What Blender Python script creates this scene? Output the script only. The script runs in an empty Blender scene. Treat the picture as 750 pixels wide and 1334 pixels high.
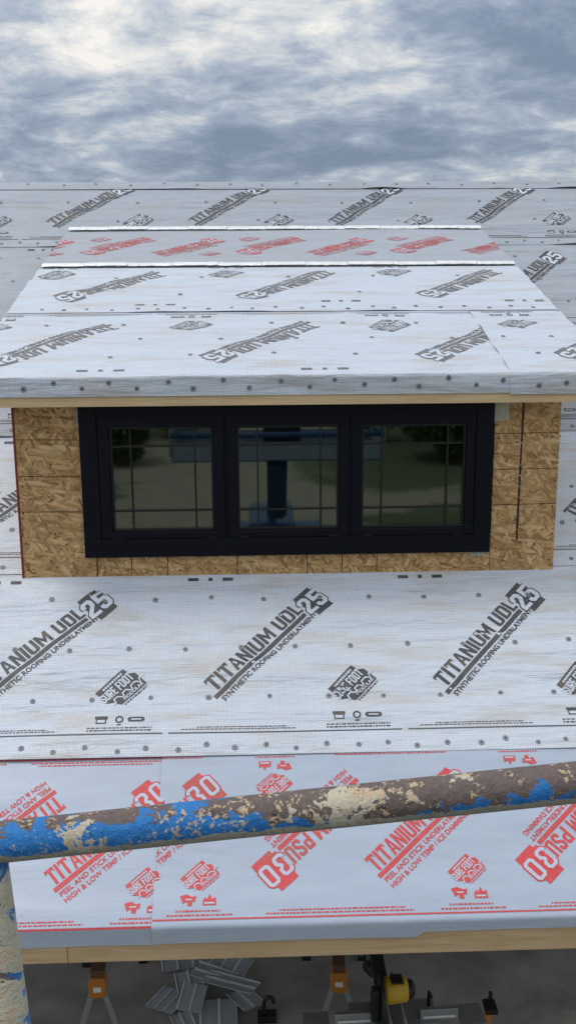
import bpy, bmesh, math, random, bisect
from mathutils import Vector, Matrix, noise as mnoise

scene = bpy.context.scene
col = scene.collection
rnd = random.Random(7)
H = 5.6                                   # eye height above the yard
D = 5.4145                                # distance to the dormer wall
ZB = -1.5469 + H                          # height of the roof at the dormer wall
S = 0.679; SN = math.hypot(1, S)          # main roof pitch (about 8 in 12)
ZD = -0.3143 + H
SD = 0.2973; SDN = math.hypot(1, SD)      # dormer roof pitch
XL, XR = -1.3509, 1.74                    # dormer wall
DXL, DXR = -1.5737, 1.9654                # dormer roof
P = 1.22                                  # print repeat on the rolls
HX0, HX1 = -5.2, 5.8                      # house ends

# ------------------------------------------------------------------ camera
yaw, pitch, roll = 0.0331, 0.2130, -0.0068
fw = Vector((math.sin(yaw)*math.cos(pitch), math.cos(yaw)*math.cos(pitch), -math.sin(pitch)))
rr = Vector((math.cos(yaw), -math.sin(yaw), 0)); uu = rr.cross(fw)
r2 = math.cos(roll)*rr + math.sin(roll)*uu
u2 = -math.sin(roll)*rr + math.cos(roll)*uu
cam_d = bpy.data.cameras.new('camera'); cam = bpy.data.objects.new('camera', cam_d); col.objects.link(cam)
m = Matrix((r2, u2, -fw)).transposed().to_4x4(); m.translation = Vector((0, 0, H)); cam.matrix_world = m
cam_d.sensor_fit = 'VERTICAL'; cam_d.sensor_height = 36; cam_d.lens = 36*1250/1334
cam_d.clip_start = 0.05; cam_d.clip_end = 3000
scene.camera = cam
scene.render.resolution_x = 575; scene.render.resolution_y = 1024
scene.view_settings.view_transform = 'Standard'; scene.view_settings.look = 'None'
scene.view_settings.gamma = 1.0; scene.view_settings.exposure = 0.0
scene.render.engine = 'CYCLES'

# ------------------------------------------------------------------ sky and sun
SUN_EL, SUN_AZ = math.radians(66), math.radians(-88)      # azimuth from +Y towards +X
world = bpy.data.worlds.new('World'); scene.world = world; world.use_nodes = True
class NT:
    def __init__(s, tree): s.t = tree; tree.nodes.clear()
    def n(s, typ, **kw):
        nd = s.t.nodes.new(typ)
        for k, v in kw.items():
            if k.startswith('i_'):
                key = k[2:]
                key = int(key) if key.isdigit() else key.replace('_', ' ')
                if isinstance(v, bpy.types.NodeSocket): s.t.links.new(v, nd.inputs[key])
                else: nd.inputs[key].default_value = v
            else: setattr(nd, k, v)
        return nd
    def math(s, op, a, b=None, c=None, clamp=False):
        nd = s.n('ShaderNodeMath', operation=op, use_clamp=clamp)
        for i, x in enumerate((a, b, c)):
            if x is None: continue
            if isinstance(x, (int, float)): nd.inputs[i].default_value = x
            else: s.t.links.new(x, nd.inputs[i])
        return nd.outputs[0]
    def mix(s, f, a, b, blend='MIX'):
        nd = s.n('ShaderNodeMix', data_type='RGBA', blend_type=blend)
        for i, x in ((0, f), (6, a), (7, b)):
            if isinstance(x, (int, float)): nd.inputs[i].default_value = x
            elif isinstance(x, tuple): nd.inputs[i].default_value = x if len(x) == 4 else (*x, 1)
            else: s.t.links.new(x, nd.inputs[i])
        return nd.outputs[2]
    def ramp(s, f, stops, interp='LINEAR'):
        nd = s.n('ShaderNodeValToRGB'); nd.color_ramp.interpolation = interp
        el = nd.color_ramp.elements
        while len(el) < len(stops): el.new(0.5)
        for e, (p, c) in zip(el, stops):
            e.position = p; e.color = (c, c, c, 1) if isinstance(c, (int, float)) else (*c, 1)
        s.t.links.new(f, nd.inputs[0]); return nd.outputs[0]
    def noise(s, vec, scale, detail=4, rough=0.55, dist=0.0):
        nd = s.n('ShaderNodeTexNoise')
        nd.inputs['Scale'].default_value = scale; nd.inputs['Detail'].default_value = detail
        nd.inputs['Roughness'].default_value = rough; nd.inputs['Distortion'].default_value = dist
        if vec is not None: s.t.links.new(vec, nd.inputs['Vector'])
        return nd.outputs[0]
    def mapping(s, vec, scale=(1, 1, 1), rot=(0, 0, 0), loc=(0, 0, 0)):
        nd = s.n('ShaderNodeMapping'); nd.inputs['Scale'].default_value = scale
        nd.inputs['Rotation'].default_value = rot; nd.inputs['Location'].default_value = loc
        s.t.links.new(vec, nd.inputs['Vector']); return nd.outputs[0]

w = NT(world.node_tree)
sky = w.n('ShaderNodeTexSky', sky_type='NISHITA', sun_disc=False)
sky.sun_elevation = SUN_EL; sky.sun_rotation = SUN_AZ
tc = w.n('ShaderNodeTexCoord')
sep = w.n('ShaderNodeSeparateXYZ'); w.t.links.new(tc.outputs['Generated'], sep.inputs[0])
zz = w.math('ADD', w.math('MAXIMUM', sep.outputs[2], 0.0), 0.24)
cv = w.n('ShaderNodeCombineXYZ')
w.t.links.new(w.math('DIVIDE', sep.outputs[0], zz), cv.inputs[0]); w.t.links.new(w.math('DIVIDE', sep.outputs[1], zz), cv.inputs[1])
cm = w.mapping(cv.outputs[0], scale=(0.80, 1.0, 1), rot=(0, 0, math.radians(14)), loc=(4.7, 1.45, 0))
n1 = w.noise(cm, 1.15, 9, 0.56, 0.5)
n2 = w.noise(w.mapping(cv.outputs[0], scale=(1.0, 1.1, 1), rot=(0, 0, math.radians(-18)), loc=(7.3, 4.0, 0)), 6.0, 10, 0.66, 0.3)
dens = w.math('ADD', w.math('MULTIPLY', n1, 0.66), w.math('MULTIPLY', n2, 0.34))
ccol = w.ramp(dens, [(0.40, (0.225, 0.285, 0.385)), (0.455, (0.31, 0.38, 0.49)), (0.50, (0.46, 0.525, 0.62)), (0.545, (0.74, 0.76, 0.775)), (0.59, (1.03, 0.99, 0.92))])
zg = w.math('MULTIPLY_ADD', w.math('MAXIMUM', sep.outputs[2], 0.0), 0.75, 0.80)      # an overcast sky brightens towards the zenith
cloud = w.mix(1.0, ccol, zg, 'MULTIPLY')
skyc = w.mix(1.0, sky.outputs[0], (0.1, 0.1, 0.1), 'MULTIPLY')
full = w.mix(0.90, skyc, cloud)
bg = w.n('ShaderNodeBackground'); w.t.links.new(full, bg.inputs[0]); bg.inputs[1].default_value = 1.0
wo = w.n('ShaderNodeOutputWorld'); w.t.links.new(bg.outputs[0], wo.inputs[0])

sun_d = bpy.data.lights.new('sun', 'SUN'); sun_d.energy = 1.5; sun_d.angle = math.radians(14); sun_d.color = (1, 0.97, 0.92)
sun = bpy.data.objects.new('sun', sun_d); col.objects.link(sun)
sdir = Vector((math.sin(SUN_AZ)*math.cos(SUN_EL), math.cos(SUN_AZ)*math.cos(SUN_EL), math.sin(SUN_EL)))
sun.rotation_euler = sdir.to_track_quat('Z', 'Y').to_euler(); sun.location = (-8, 12, 20)

# ------------------------------------------------------------------ materials
def new_mat(name):
    mt = bpy.data.materials.new(name); mt.use_nodes = True
    t = NT(mt.node_tree)
    b = t.n('ShaderNodeBsdfPrincipled'); o = t.n('ShaderNodeOutputMaterial'); t.t.links.new(b.outputs[0], o.inputs[0])
    return mt, t, b
def setc(t, b, c):
    if isinstance(c, tuple): b.inputs['Base Color'].default_value = (*c, 1)
    else: t.t.links.new(c, b.inputs['Base Color'])
def bump(t, b, h, strength=0.3, dist=0.01):
    bp = t.n('ShaderNodeBump'); bp.inputs['Strength'].default_value = strength; bp.inputs['Distance'].default_value = dist
    t.t.links.new(h, bp.inputs['Height']); t.t.links.new(bp.outputs[0], b.inputs['Normal'])
def simple(name, c, rough=0.6, metal=0.0, var=0.25, scale=18, bmp=0.1, spec=0.5):
    mt, t, b = new_mat(name)
    tcx = t.n('ShaderNodeTexCoord').outputs['Object']
    nz = t.noise(tcx, scale, 5, 0.6)
    f = t.math('MULTIPLY_ADD', nz, 2*var, 1-var)
    setc(t, b, t.mix(1.0, (*c, 1), f, 'MULTIPLY'))
    b.inputs['Roughness'].default_value = rough; b.inputs['Metallic'].default_value = metal
    b.inputs['Specular IOR Level'].default_value = spec
    if bmp: bump(t, b, nz, bmp, 0.004)
    return mt

def sheet_material(name, base, stain, weave, rough=0.42, stain_amt=0.75, relief=1.0):
    mt, t, b = new_mat(name)
    uv = t.n('ShaderNodeUVMap').outputs[0]
    sp = t.n('ShaderNodeSeparateXYZ'); t.t.links.new(uv, sp.inputs[0])
    dirt = t.noise(t.mapping(uv, scale=(0.9, 5.5, 1)), 1.6, 6, 0.62, 0.4)
    dm = t.math('MULTIPLY', t.ramp(dirt, [(0.49, 0.0), (0.68, 1.0)]), stain_amt)
    c = t.mix(dm, base, stain)
    gr = t.noise(t.mapping(uv, scale=(2.0, 9.0, 1), loc=(5, 2, 0)), 2.2, 6, 0.6)
    c = t.mix(t.math('MULTIPLY', t.ramp(gr, [(0.38, 1.0), (0.60, 0.0)]), 0.22), c, tuple(x*0.72 for x in base))
    spk = t.noise(uv, 38, 2, 0.5)
    c = t.mix(t.math('MULTIPLY', t.ramp(spk, [(0.73, 0.0), (0.76, 1.0)]), 0.45), c, (0.16, 0.15, 0.14))
    hgt = t.math('ADD', t.noise(t.mapping(uv, scale=(2.2, 12, 1)), 1.6, 5, 0.6), t.math('MULTIPLY', t.noise(t.mapping(uv, scale=(0.8, 5, 1), loc=(3, 3, 0)), 1.4, 3, 0.5), 2.2))
    if weave:
        per = 0.0132
        def line(x):
            fr = t.math('FRACT', t.math('DIVIDE', x, per))
            return t.math('LESS_THAN', fr, 0.24)
        g = t.math('MAXIMUM', line(sp.outputs[0]), line(sp.outputs[1]))
        c = t.mix(t.math('MULTIPLY', g, 0.42), c, tuple(x*0.50 for x in base))
    setc(t, b, c)
    b.inputs['Roughness'].default_value = rough; b.inputs['Specular IOR Level'].default_value = 0.45
    bump(t, b, hgt, relief, 0.018)
    return mt
def floor_material():
    mt, t, b = new_mat('dusty_porch_slab')
    oc = t.n('ShaderNodeTexCoord').outputs['Object']
    a = t.noise(oc, 1.3, 7, 0.65, 0.6); f = t.noise(oc, 9, 8, 0.72); g = t.noise(oc, 70, 4, 0.6)
    c = t.mix(t.ramp(a, [(0.35, 0.0), (0.65, 1.0)]), (0.20, 0.195, 0.18), (0.38, 0.365, 0.33))
    c = t.mix(t.math('MULTIPLY', t.ramp(f, [(0.55, 0.0), (0.72, 1.0)]), 0.5), c, (0.40, 0.34, 0.25))
    c = t.mix(t.math('MULTIPLY', t.ramp(g, [(0.62, 0.0), (0.70, 1.0)]), 0.45), c, (0.42, 0.37, 0.29))
    setc(t, b, c); b.inputs['Roughness'].default_value = 0.9; bump(t, b, f, 0.3, 0.01); return mt
M = {}
M['udl'] = sheet_material('synthetic_underlayment', (0.66, 0.72, 0.81), (0.57, 0.505, 0.43), True)
M['udl_darkened'] = sheet_material('darkened_underlayment', (0.43, 0.47, 0.535), (0.40, 0.38, 0.36), True, stain_amt=0.7)  # same sheet as udl; darkening below the bright sky put into its colour
M['psu'] = sheet_material('peel_and_stick', (0.42, 0.485, 0.59), (0.40, 0.45, 0.53), False, rough=0.36, stain_amt=0.35, relief=0.12)
M['psu_darkened'] = sheet_material('darkened_peel_and_stick', (0.40, 0.43, 0.48), (0.38, 0.38, 0.39), False, rough=0.5, relief=0.3)  # greyer copy of psu; the upper roof's darkening put into its colour too
def ink(name, c):
    mt, t, b = new_mat(name)
    uv = t.n('ShaderNodeUVMap').outputs[0]
    nz = t.noise(uv, 60, 4, 0.7)
    c2 = tuple(min(1, x*1.5+0.06) for x in c)
    dirt = t.noise(t.mapping(uv, scale=(1, 4, 1)), 2.0, 5, 0.6)
    cc = t.mix(t.ramp(nz, [(0.50, 0.0), (0.72, 0.6)]), (*c, 1), (*c2, 1))
    cc = t.mix(t.math('MULTIPLY', t.ramp(dirt, [(0.5, 0.0), (0.7, 1.0)]), 0.45), cc, (0.22, 0.17, 0.12, 1))
    setc(t, b, cc); b.inputs['Roughness'].default_value = 0.55
    return mt
M['ink'] = ink('dark_grey_ink', (0.055, 0.055, 0.062))
M['red'] = ink('red_ink', (0.60, 0.06, 0.065))
M['ink_faded'] = ink('faded_grey_ink', (0.17, 0.16, 0.165))
M['red_faded'] = ink('faded_red_ink', (0.50, 0.10, 0.10))
M['white_psu'] = simple('unprinted_membrane_white', (0.47, 0.535, 0.64), 0.4, var=0.04, bmp=0)
M['white_print'] = simple('unprinted_white', (0.58, 0.64, 0.72), 0.45, var=0.05, bmp=0)
M['cap'] = simple('grey_plastic_cap', (0.24, 0.25, 0.265), 0.5, var=0.3, scale=60)
M['nailhead'] = simple('nail_head', (0.05, 0.05, 0.055), 0.4, 0.6)
M['foil'] = simple('foil_flashing', (0.88, 0.88, 0.87), 0.42, 0.35, var=0.25, scale=9, bmp=0.8)
M['black'] = simple('black_frame_paint', (0.0035, 0.005, 0.011), 0.40, var=0.1, bmp=0.03, spec=0.22)
M['seal'] = simple('black_rubber_seal', (0.006, 0.006, 0.007), 0.6, var=0.1)
M['grille'] = simple('bronze_grille_bar', (0.010, 0.008, 0.006), 0.5, var=0.1)
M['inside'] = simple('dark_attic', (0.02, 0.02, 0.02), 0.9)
M['concrete'] = floor_material()
M['siding'] = simple('house_wall_paint', (0.35, 0.33, 0.30), 0.8)
M['screw'] = simple('bright_screw', (0.6, 0.6, 0.62), 0.3, 0.9)
M['tape'] = None
M['redstrip'] = simple('dark_red_edge_paint', (0.26, 0.03, 0.02), 0.6)
M['orange'] = simple('orange_bracket', (0.50, 0.19, 0.03), 0.5, var=0.2)
M['steel'] = simple('galvanised_steel', (0.34, 0.36, 0.37), 0.45, 0.6, var=0.2)
M['alu'] = simple('grey_metal_panel', (0.42, 0.46, 0.49), 0.45, 0.1, var=0.12)
M['alu_edge'] = simple('bare_metal_edge', (0.85, 0.88, 0.90), 0.35, 0.1, var=0.1)
M['yellow'] = simple('yellow_tool_plastic', (0.62, 0.40, 0.03), 0.45, var=0.12)
M['blackp'] = simple('black_plastic', (0.012, 0.012, 0.013), 0.5, var=0.2)
M['blue'] = simple('blue_machine_paint', (0.012, 0.06, 0.15), 0.45, var=0.25, scale=5)
M['toe'] = simple('grey_toe_plate', (0.30, 0.34, 0.38), 0.5, 0.3)
M['tyre'] = simple('tyre_rubber', (0.02, 0.02, 0.02), 0.85)
M['label'] = simple('white_label', (0.75, 0.75, 0.72), 0.5, var=0.05, bmp=0)
M['leaf'] = simple('tree_leaves', (0.085, 0.12, 0.045), 0.6, var=0.5, scale=3, bmp=0)
M['bark'] = simple('tree_bark', (0.08, 0.06, 0.045), 0.9)

def wood(name, c1, c2, knot, axis_scale=(1.0, 14.0, 14.0)):
    mt, t, b = new_mat(name)
    oc = t.n('ShaderNodeTexCoord').outputs['Object']
    g = t.noise(t.mapping(oc, scale=axis_scale), 3.0, 7, 0.62, 0.6)
    c = t.mix(t.ramp(g, [(0.35, 0.0), (0.68, 1.0)]), c1, c2)
    v = t.n('ShaderNodeTexVoronoi'); v.inputs['Scale'].default_value = 1.0; v.voronoi_dimensions = '3D'
    t.t.links.new(t.mapping(oc, scale=(2.3, 0.0, 9.0), loc=(0.3, 0.5, 1.31)), v.inputs['Vector'])
    k = t.math('MULTIPLY', t.ramp(v.outputs['Distance'], [(0.035, 1.0), (0.085, 0.0)]), t.math('GREATER_THAN', t.n('ShaderNodeSeparateColor', i_0=v.outputs['Color']).outputs[0], 0.45))
    c = t.mix(t.math('MULTIPLY', k, 0.85), c, knot)
    st = t.noise(t.mapping(oc, scale=(0.6, 3, 3)), 1.5, 4, 0.6)
    c = t.mix(t.math('MULTIPLY', t.ramp(st, [(0.5, 0.0), (0.75, 1.0)]), 0.35), c, tuple(x*0.6 for x in c2))
    setc(t, b, c); b.inputs['Roughness'].default_value = 0.7
    bump(t, b, g, 0.25, 0.004)
    return mt
M['spruce'] = wood('spruce_board', (0.78, 0.60, 0.36), (0.64, 0.45, 0.24), (0.13, 0.055, 0.02))
M['fascia'] = wood('weathered_board', (0.62, 0.46, 0.28), (0.50, 0.34, 0.18), (0.12, 0.055, 0.025))
M['beam'] = wood('brown_timber', (0.14, 0.075, 0.04), (0.10, 0.05, 0.03), (0.04, 0.02, 0.01))

def osb_material():
    mt, t, b = new_mat('oriented_strand_board')
    oc = t.n('ShaderNodeTexCoord').outputs['Object']
    dn = t.n('ShaderNodeTexNoise'); dn.inputs['Scale'].default_value = 9; dn.inputs['Detail'].default_value = 2
    t.t.links.new(oc, dn.inputs['Vector'])
    off = t.n('ShaderNodeVectorMath', operation='MULTIPLY_ADD')
    t.t.links.new(dn.outputs['Color'], off.inputs[0]); off.inputs[1].default_value = (0.010, 0.010, 0.010); t.t.links.new(oc, off.inputs[2])
    wv = off.outputs[0]
    flat = t.mapping(wv, scale=(1, 0.02, 1))
    palette = [(0.0, (0.24, 0.12, 0.045)), (0.25, (0.44, 0.245, 0.10)), (0.5, (0.59, 0.365, 0.165)), (0.78, (0.70, 0.46, 0.225)), (1.0, (0.82, 0.60, 0.34))]
    cur = None; hg = None
    for i, (ang, sx, sz, thr) in enumerate([(8, 10, 44, 0), (-27, 12, 50, 0.45), (38, 13, 54, 0.55), (72, 15, 56, 0.74), (-8, 8, 48, 0.56), (-60, 15, 60, 0.76)]):
        v = t.n('ShaderNodeTexVoronoi'); v.inputs['Scale'].default_value = 1.0
        t.t.links.new(t.mapping(t.mapping(flat, rot=(0, math.radians(ang), 0)), scale=(sx, 1, sz), loc=(i*3.7, 0, i*5.3)), v.inputs['Vector'])
        s3 = t.n('ShaderNodeSeparateColor'); t.t.links.new(v.outputs['Color'], s3.inputs[0])
        grain = t.noise(t.mapping(t.mapping(flat, rot=(0, math.radians(ang), 0)), scale=(12, 1, 160)), 1.0, 3, 0.6)
        val = t.math('ADD', t.math('MULTIPLY', s3.outputs[0], 0.74), t.math('MULTIPLY', grain, 0.26))
        edge = t.ramp(v.outputs['Distance'], [(0.42, 1.0), (0.78, 0.70)])
        cc = t.mix(1.0, t.ramp(val, palette), edge, 'MULTIPLY')
        if cur is None: cur = cc; hg = s3.outputs[2]
        else:
            sel = t.math('GREATER_THAN', s3.outputs[1], thr)
            cur = t.mix(sel, cur, cc); hg = t.math('ADD', hg, t.math('MULTIPLY', sel, s3.outputs[2]))
    setc(t, b, cur); b.inputs['Roughness'].default_value = 0.75; b.inputs['Specular IOR Level'].default_value = 0.3
    bump(t, b, hg, 0.25, 0.003)
    return mt
M['osb'] = osb_material()
M['pencil'] = simple('guide_line_ink', (0.035, 0.024, 0.016), 0.7, var=0.3, scale=40)

def paint_pipe(name, cream_bias, top_bias, zones=((0.0, 1.0, 0.0),), bare=None):
    mt, t, b = new_mat(name)
    oc = t.n('ShaderNodeTexCoord').outputs['Object']
    uv = t.n('ShaderNodeUVMap').outputs[0]
    sp = t.n('ShaderNodeSeparateXYZ'); t.t.links.new(uv, sp.inputs[0])
    an = sp.outputs[1]                              # 0 underside .. 1 top of the pipe
    big = t.noise(oc, 15, 5, 0.6, 0.6)
    mid = t.noise(t.mapping(oc, loc=(4, 2, 7)), 42, 6, 0.62, 0.5)
    mid2 = t.noise(t.mapping(oc, loc=(1, 8, 2)), 27, 7, 0.68, 0.7)
    fine = t.noise(t.mapping(oc, loc=(9, 1, 3)), 190, 5, 0.7)
    brown = t.mix(fine, (0.085, 0.06, 0.053), (0.23, 0.175, 0.155))
    brown = t.mix(t.ramp(mid, [(0.58, 0.0), (0.66, 1.0)]), brown, (0.02, 0.014, 0.013))
    blue = t.mix(fine, (0.010, 0.15, 0.48), (0.03, 0.26, 0.66))
    blue = t.mix(t.ramp(mid2, [(0.62, 0.0), (0.70, 1.0)]), blue, (0.012, 0.045, 0.11))
    cream = t.mix(fine, (0.40, 0.36, 0.26), (0.80, 0.74, 0.58))
    cream = t.mix(t.ramp(mid, [(0.34, 1.0), (0.45, 0.0)]), cream, (0.40, 0.24, 0.13) if bare else (0.42, 0.50, 0.56))
    grey = t.mix(fine, (0.27, 0.26, 0.20), (0.58, 0.55, 0.43))
    f1 = t.math('ADD', t.math('MULTIPLY_ADD', an, 1.5, top_bias), t.math('ADD', t.math('MULTIPLY_ADD', big, 2.4, -1.2), t.math('MULTIPLY_ADD', mid, 2.2, -1.1)))
    if bare: f1 = t.math('ADD', f1, t.math('MULTIPLY', t.math('EXPONENT', t.math('MULTIPLY', t.math('POWER', t.math('ABSOLUTE', t.math('DIVIDE', t.math('SUBTRACT', sp.outputs[0], bare[0]), bare[1])), 4.0), -1.0)), bare[2]))
    if bare: f1 = t.math('ADD', f1, t.math('MULTIPLY_ADD', t.ramp(sp.outputs[0], [(0.86, 0.0), (1.0, 1.0)]), 0.62, -0.26))
    c = t.mix(t.ramp(f1, [(0.0, 0.0), (0.05, 1.0)]), blue, brown)
    f2 = t.math('ADD', t.math('MULTIPLY_ADD', an, -4.2, 1.55), t.math('MULTIPLY_ADD', mid2, 2.2, -1.1))
    c = t.mix(t.ramp(f2, [(0.0, 0.0), (0.06, 1.0)]), c, grey)
    lz = None
    for cx, wd, am in zones:          # lengths where the paint is knocked back to its undercoat
        d = t.math('DIVIDE', t.math('SUBTRACT', sp.outputs[0], cx), wd)
        gss = t.math('MULTIPLY', t.math('EXPONENT', t.math('MULTIPLY', t.math('MULTIPLY', d, d), -1.0)), am)
        lz = gss if lz is None else t.math('ADD', lz, gss)
    f3 = t.math('ADD', t.math('ADD', lz, -0.42+cream_bias), t.math('MULTIPLY_ADD', mid2, 2.6, -1.3))
    f3 = t.math('ADD', f3, t.math('ADD', t.math('MULTIPLY_ADD', fine, 0.8, -0.4), t.math('MULTIPLY_ADD', mid, 1.0, -0.5)))
    c = t.mix(t.ramp(f3, [(0.0, 0.0), (0.04, 1.0)]), c, cream)
    f4 = t.math('ADD', t.math('MULTIPLY_ADD', fine, 1.0, -0.60), t.math('MULTIPLY_ADD', mid, 0.9, -0.45))
    c = t.mix(t.ramp(f4, [(0.0, 0.0), (0.04, 1.0)]), c, (0.62, 0.46, 0.29))
    setc(t, b, c); b.inputs['Roughness'].default_value = 0.5
    bump(t, b, t.math('ADD', t.math('MULTIPLY', mid2, 1.0), t.math('MULTIPLY', fine, 0.4)), 1.0, 0.007)
    return mt
M['pipe'] = paint_pipe('flaking_blue_paint_on_rusty_pipe', 0.02, -1.10, ((0.93, 0.04, 0.26), (0.985, 0.05, 0.24), (0.87, 0.03, 0.16), (1.07, 0.03, 0.34), (0.70, 0.012, 0.16), (1.20, 0.03, 0.14)), (0.955, 0.10, 0.45))
M['pipe_post'] = paint_pipe('worn_cream_paint_on_rusty_pipe', 0.62, -1.25)

def glass_material():
    mt, t, b = new_mat('window_glass')
    t.t.nodes.remove(b)
    out = [n for n in t.t.nodes if n.type == 'OUTPUT_MATERIAL'][0]
    tr = t.n('ShaderNodeBsdfTransparent'); tr.inputs[0].default_value = (0.80, 0.86, 0.83, 1)
    gl = t.n('ShaderNodeBsdfGlossy'); gl.inputs['Roughness'].default_value = 0.025; gl.inputs[0].default_value = (0.95, 1, 0.97, 1)
    fr = t.n('ShaderNodeFresnel'); fr.inputs[0].default_value = 1.52
    oc = t.n('ShaderNodeTexCoord').outputs['Object']
    bp = t.n('ShaderNodeBump'); bp.inputs['Strength'].default_value = 0.010; bp.inputs['Distance'].default_value = 0.02
    t.t.links.new(t.noise(oc, 2.2, 2, 0.5), bp.inputs['Height']); t.t.links.new(bp.outputs[0], gl.inputs['Normal'])
    mx = t.n('ShaderNodeMixShader')
    t.t.links.new(t.math('MULTIPLY', fr.outputs[0], 2.1), mx.inputs[0])      # both faces of the pane
    t.t.links.new(tr.outputs[0], mx.inputs[1]); t.t.links.new(gl.outputs[0], mx.inputs[2])
    t.t.links.new(mx.outputs[0], out.inputs[0])
    return mt
M['glass'] = glass_material()

def ground_material():
    mt, t, b = new_mat('dirt_and_grass')
    oc = t.n('ShaderNodeTexCoord').outputs['Object']
    f = t.noise(oc, 0.09, 6, 0.6, 0.5); g = t.noise(oc, 1.5, 8, 0.7); h = t.noise(oc, 14, 6, 0.7)
    dirt = t.mix(g, (0.15, 0.135, 0.10), (0.33, 0.29, 0.22)); grass = t.mix(h, (0.03, 0.042, 0.018), (0.095, 0.11, 0.045))
    sp = t.n('ShaderNodeSeparateXYZ'); t.t.links.new(oc, sp.inputs[0])
    side = t.math('MULTIPLY', t.math('ABSOLUTE', t.math('SUBTRACT', sp.outputs[0], 0.5)), 0.030)
    ff = t.math('ADD', t.math('ADD', f, side), t.math('MULTIPLY_ADD', g, 0.3, -0.15))
    c = t.mix(t.ramp(ff, [(0.56, 0.0), (0.62, 1.0)]), dirt, grass)
    setc(t, b, c); b.inputs['Roughness'].default_value = 0.95
    bump(t, b, h, 0.5, 0.05)
    return mt
M['ground'] = ground_material()

# ------------------------------------------------------------------ mesh helpers
class MB:
    def __init__(s): s.v = []; s.f = []; s.uv = []; s.mi = []
    def add(s, vs, fs, mi=0, uvs=None):
        o = len(s.v); s.v += [tuple(x) for x in vs]; s.f += [tuple(i+o for i in f) for f in fs]; s.mi += [mi]*len(fs)
        s.uv += (uvs if uvs else [(x[0], x[2] if len(x) > 2 else x[1]) for x in vs])
        return s
    def box(s, a, b, mi=0):
        (x0, y0, z0), (x1, y1, z1) = a, b
        return s.add([(x0,y0,z0),(x1,y0,z0),(x1,y1,z0),(x0,y1,z0),(x0,y0,z1),(x1,y0,z1),(x1,y1,z1),(x0,y1,z1)],
                     [(0,3,2,1),(4,5,6,7),(0,1,5,4),(1,2,6,5),(2,3,7,6),(3,0,4,7)], mi)
    def obox(s, p, q, wx, wz, mi=0, up=(0,0,1)):
        p, q = Vector(p), Vector(q); d = (q-p).normalized(); u = Vector(up)
        if abs(d.dot(u)) > 0.95: u = Vector((1,0,0))
        a = d.cross(u).normalized()*wx/2; c = a.cross(d).normalized()*wz/2
        vs = [p-a-c, p+a-c, p+a+c, p-a+c, q-a-c, q+a-c, q+a+c, q-a+c]
        return s.add(vs, [(3,2,1,0),(4,5,6,7),(0,1,5,4),(1,2,6,5),(2,3,7,6),(3,0,4,7)], mi)
    def tube(s, pts, r, n=14, mi=0, cap=True):
        pts = [Vector(p) for p in pts]; rs = r if isinstance(r, (list, tuple)) else [r]*len(pts)
        vs, uvs, fs = [], [], []; L = 0
        d0 = (pts[1]-pts[0]).normalized(); ref = Vector((0,0,1)) if abs(d0.z) < 0.9 else Vector((0,-1,0))
        for i, p in enumerate(pts):
            d = (pts[min(i+1, len(pts)-1)]-pts[max(i-1, 0)]).normalized()
            if i: L += (p-pts[i-1]).length
            a = d.cross(ref).normalized(); c = a.cross(d).normalized()
            for k in range(n):
                t = 2*math.pi*k/n; vs.append(p+(a*math.sin(t)+c*math.cos(t))*rs[i]); uvs.append((L, 0.5+0.5*math.cos(t)))
        for i in range(len(pts)-1):
            for k in range(n):
                k2 = (k+1) % n; fs.append((i*n+k, i*n+k2, (i+1)*n+k2, (i+1)*n+k))
        if cap: fs += [tuple(range(n))[::-1], tuple((len(pts)-1)*n+k for k in range(n))]
        return s.add(vs, fs, mi, uvs)
    def prism(s, poly, axis, a, b, mi=0):          # poly in the two other axes, extruded a..b
        def mk(p, h):
            return {'x': (h, p[0], p[1]), 'y': (p[0], h, p[1]), 'z': (p[0], p[1], h)}[axis]
        n = len(poly); vs = [mk(p, a) for p in poly]+[mk(p, b) for p in poly]
        fs = [tuple(range(n))[::-1], tuple(range(n, 2*n))]+[(i, (i+1) % n, n+(i+1) % n, n+i) for i in range(n)]
        return s.add(vs, fs, mi)
    def mesh(s, name, mats, smooth=False):
        me = bpy.data.meshes.new(name); me.from_pydata(s.v, [], s.f)
        for mt in (mats if isinstance(mats, (list, tuple)) else [mats]): me.materials.append(mt)
        uvl = me.uv_layers.new(name='UVMap')
        idx = [0]*len(me.loops); me.loops.foreach_get('vertex_index', idx)
        flat = [c for i in idx for c in s.uv[i]]; uvl.data.foreach_set('uv', flat)
        me.polygons.foreach_set('material_index', s.mi)
        bm = bmesh.new(); bm.from_mesh(me); bmesh.ops.recalc_face_normals(bm, faces=bm.faces) if s.recalc else None
        bm.to_mesh(me); bm.free()
        if smooth: me.polygons.foreach_set('use_smooth', [True]*len(me.polygons))
        return me
    recalc = True
    def build(s, name, mats, parent=None, smooth=False, bevel=0.0, loc=None):
        o = bpy.data.objects.new(name, s.mesh(name, mats, smooth)); col.objects.link(o)
        if parent: o.parent = parent
        if loc: o.location = loc
        if bevel:
            md = o.modifiers.new('bevel', 'BEVEL'); md.width = bevel; md.segments = 2; md.limit_method = 'ANGLE'
        return o
def empty(name, loc, label, cat, group=None, rz=0):
    o = bpy.data.objects.new(name, None); col.objects.link(o); o.location = loc; o.rotation_euler.z = rz
    o.empty_display_size = 0.1
    return tag(o, label, cat, group)
def tag(o, label, cat, group=None):
    o['label'] = label; o['category'] = cat
    if group: o['group'] = group
    return o
def structure(o): o['kind'] = 'structure'; return o
def sm(x): x = max(0.0, min(1.0, x)); return x*x*(3-2*x)

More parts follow.
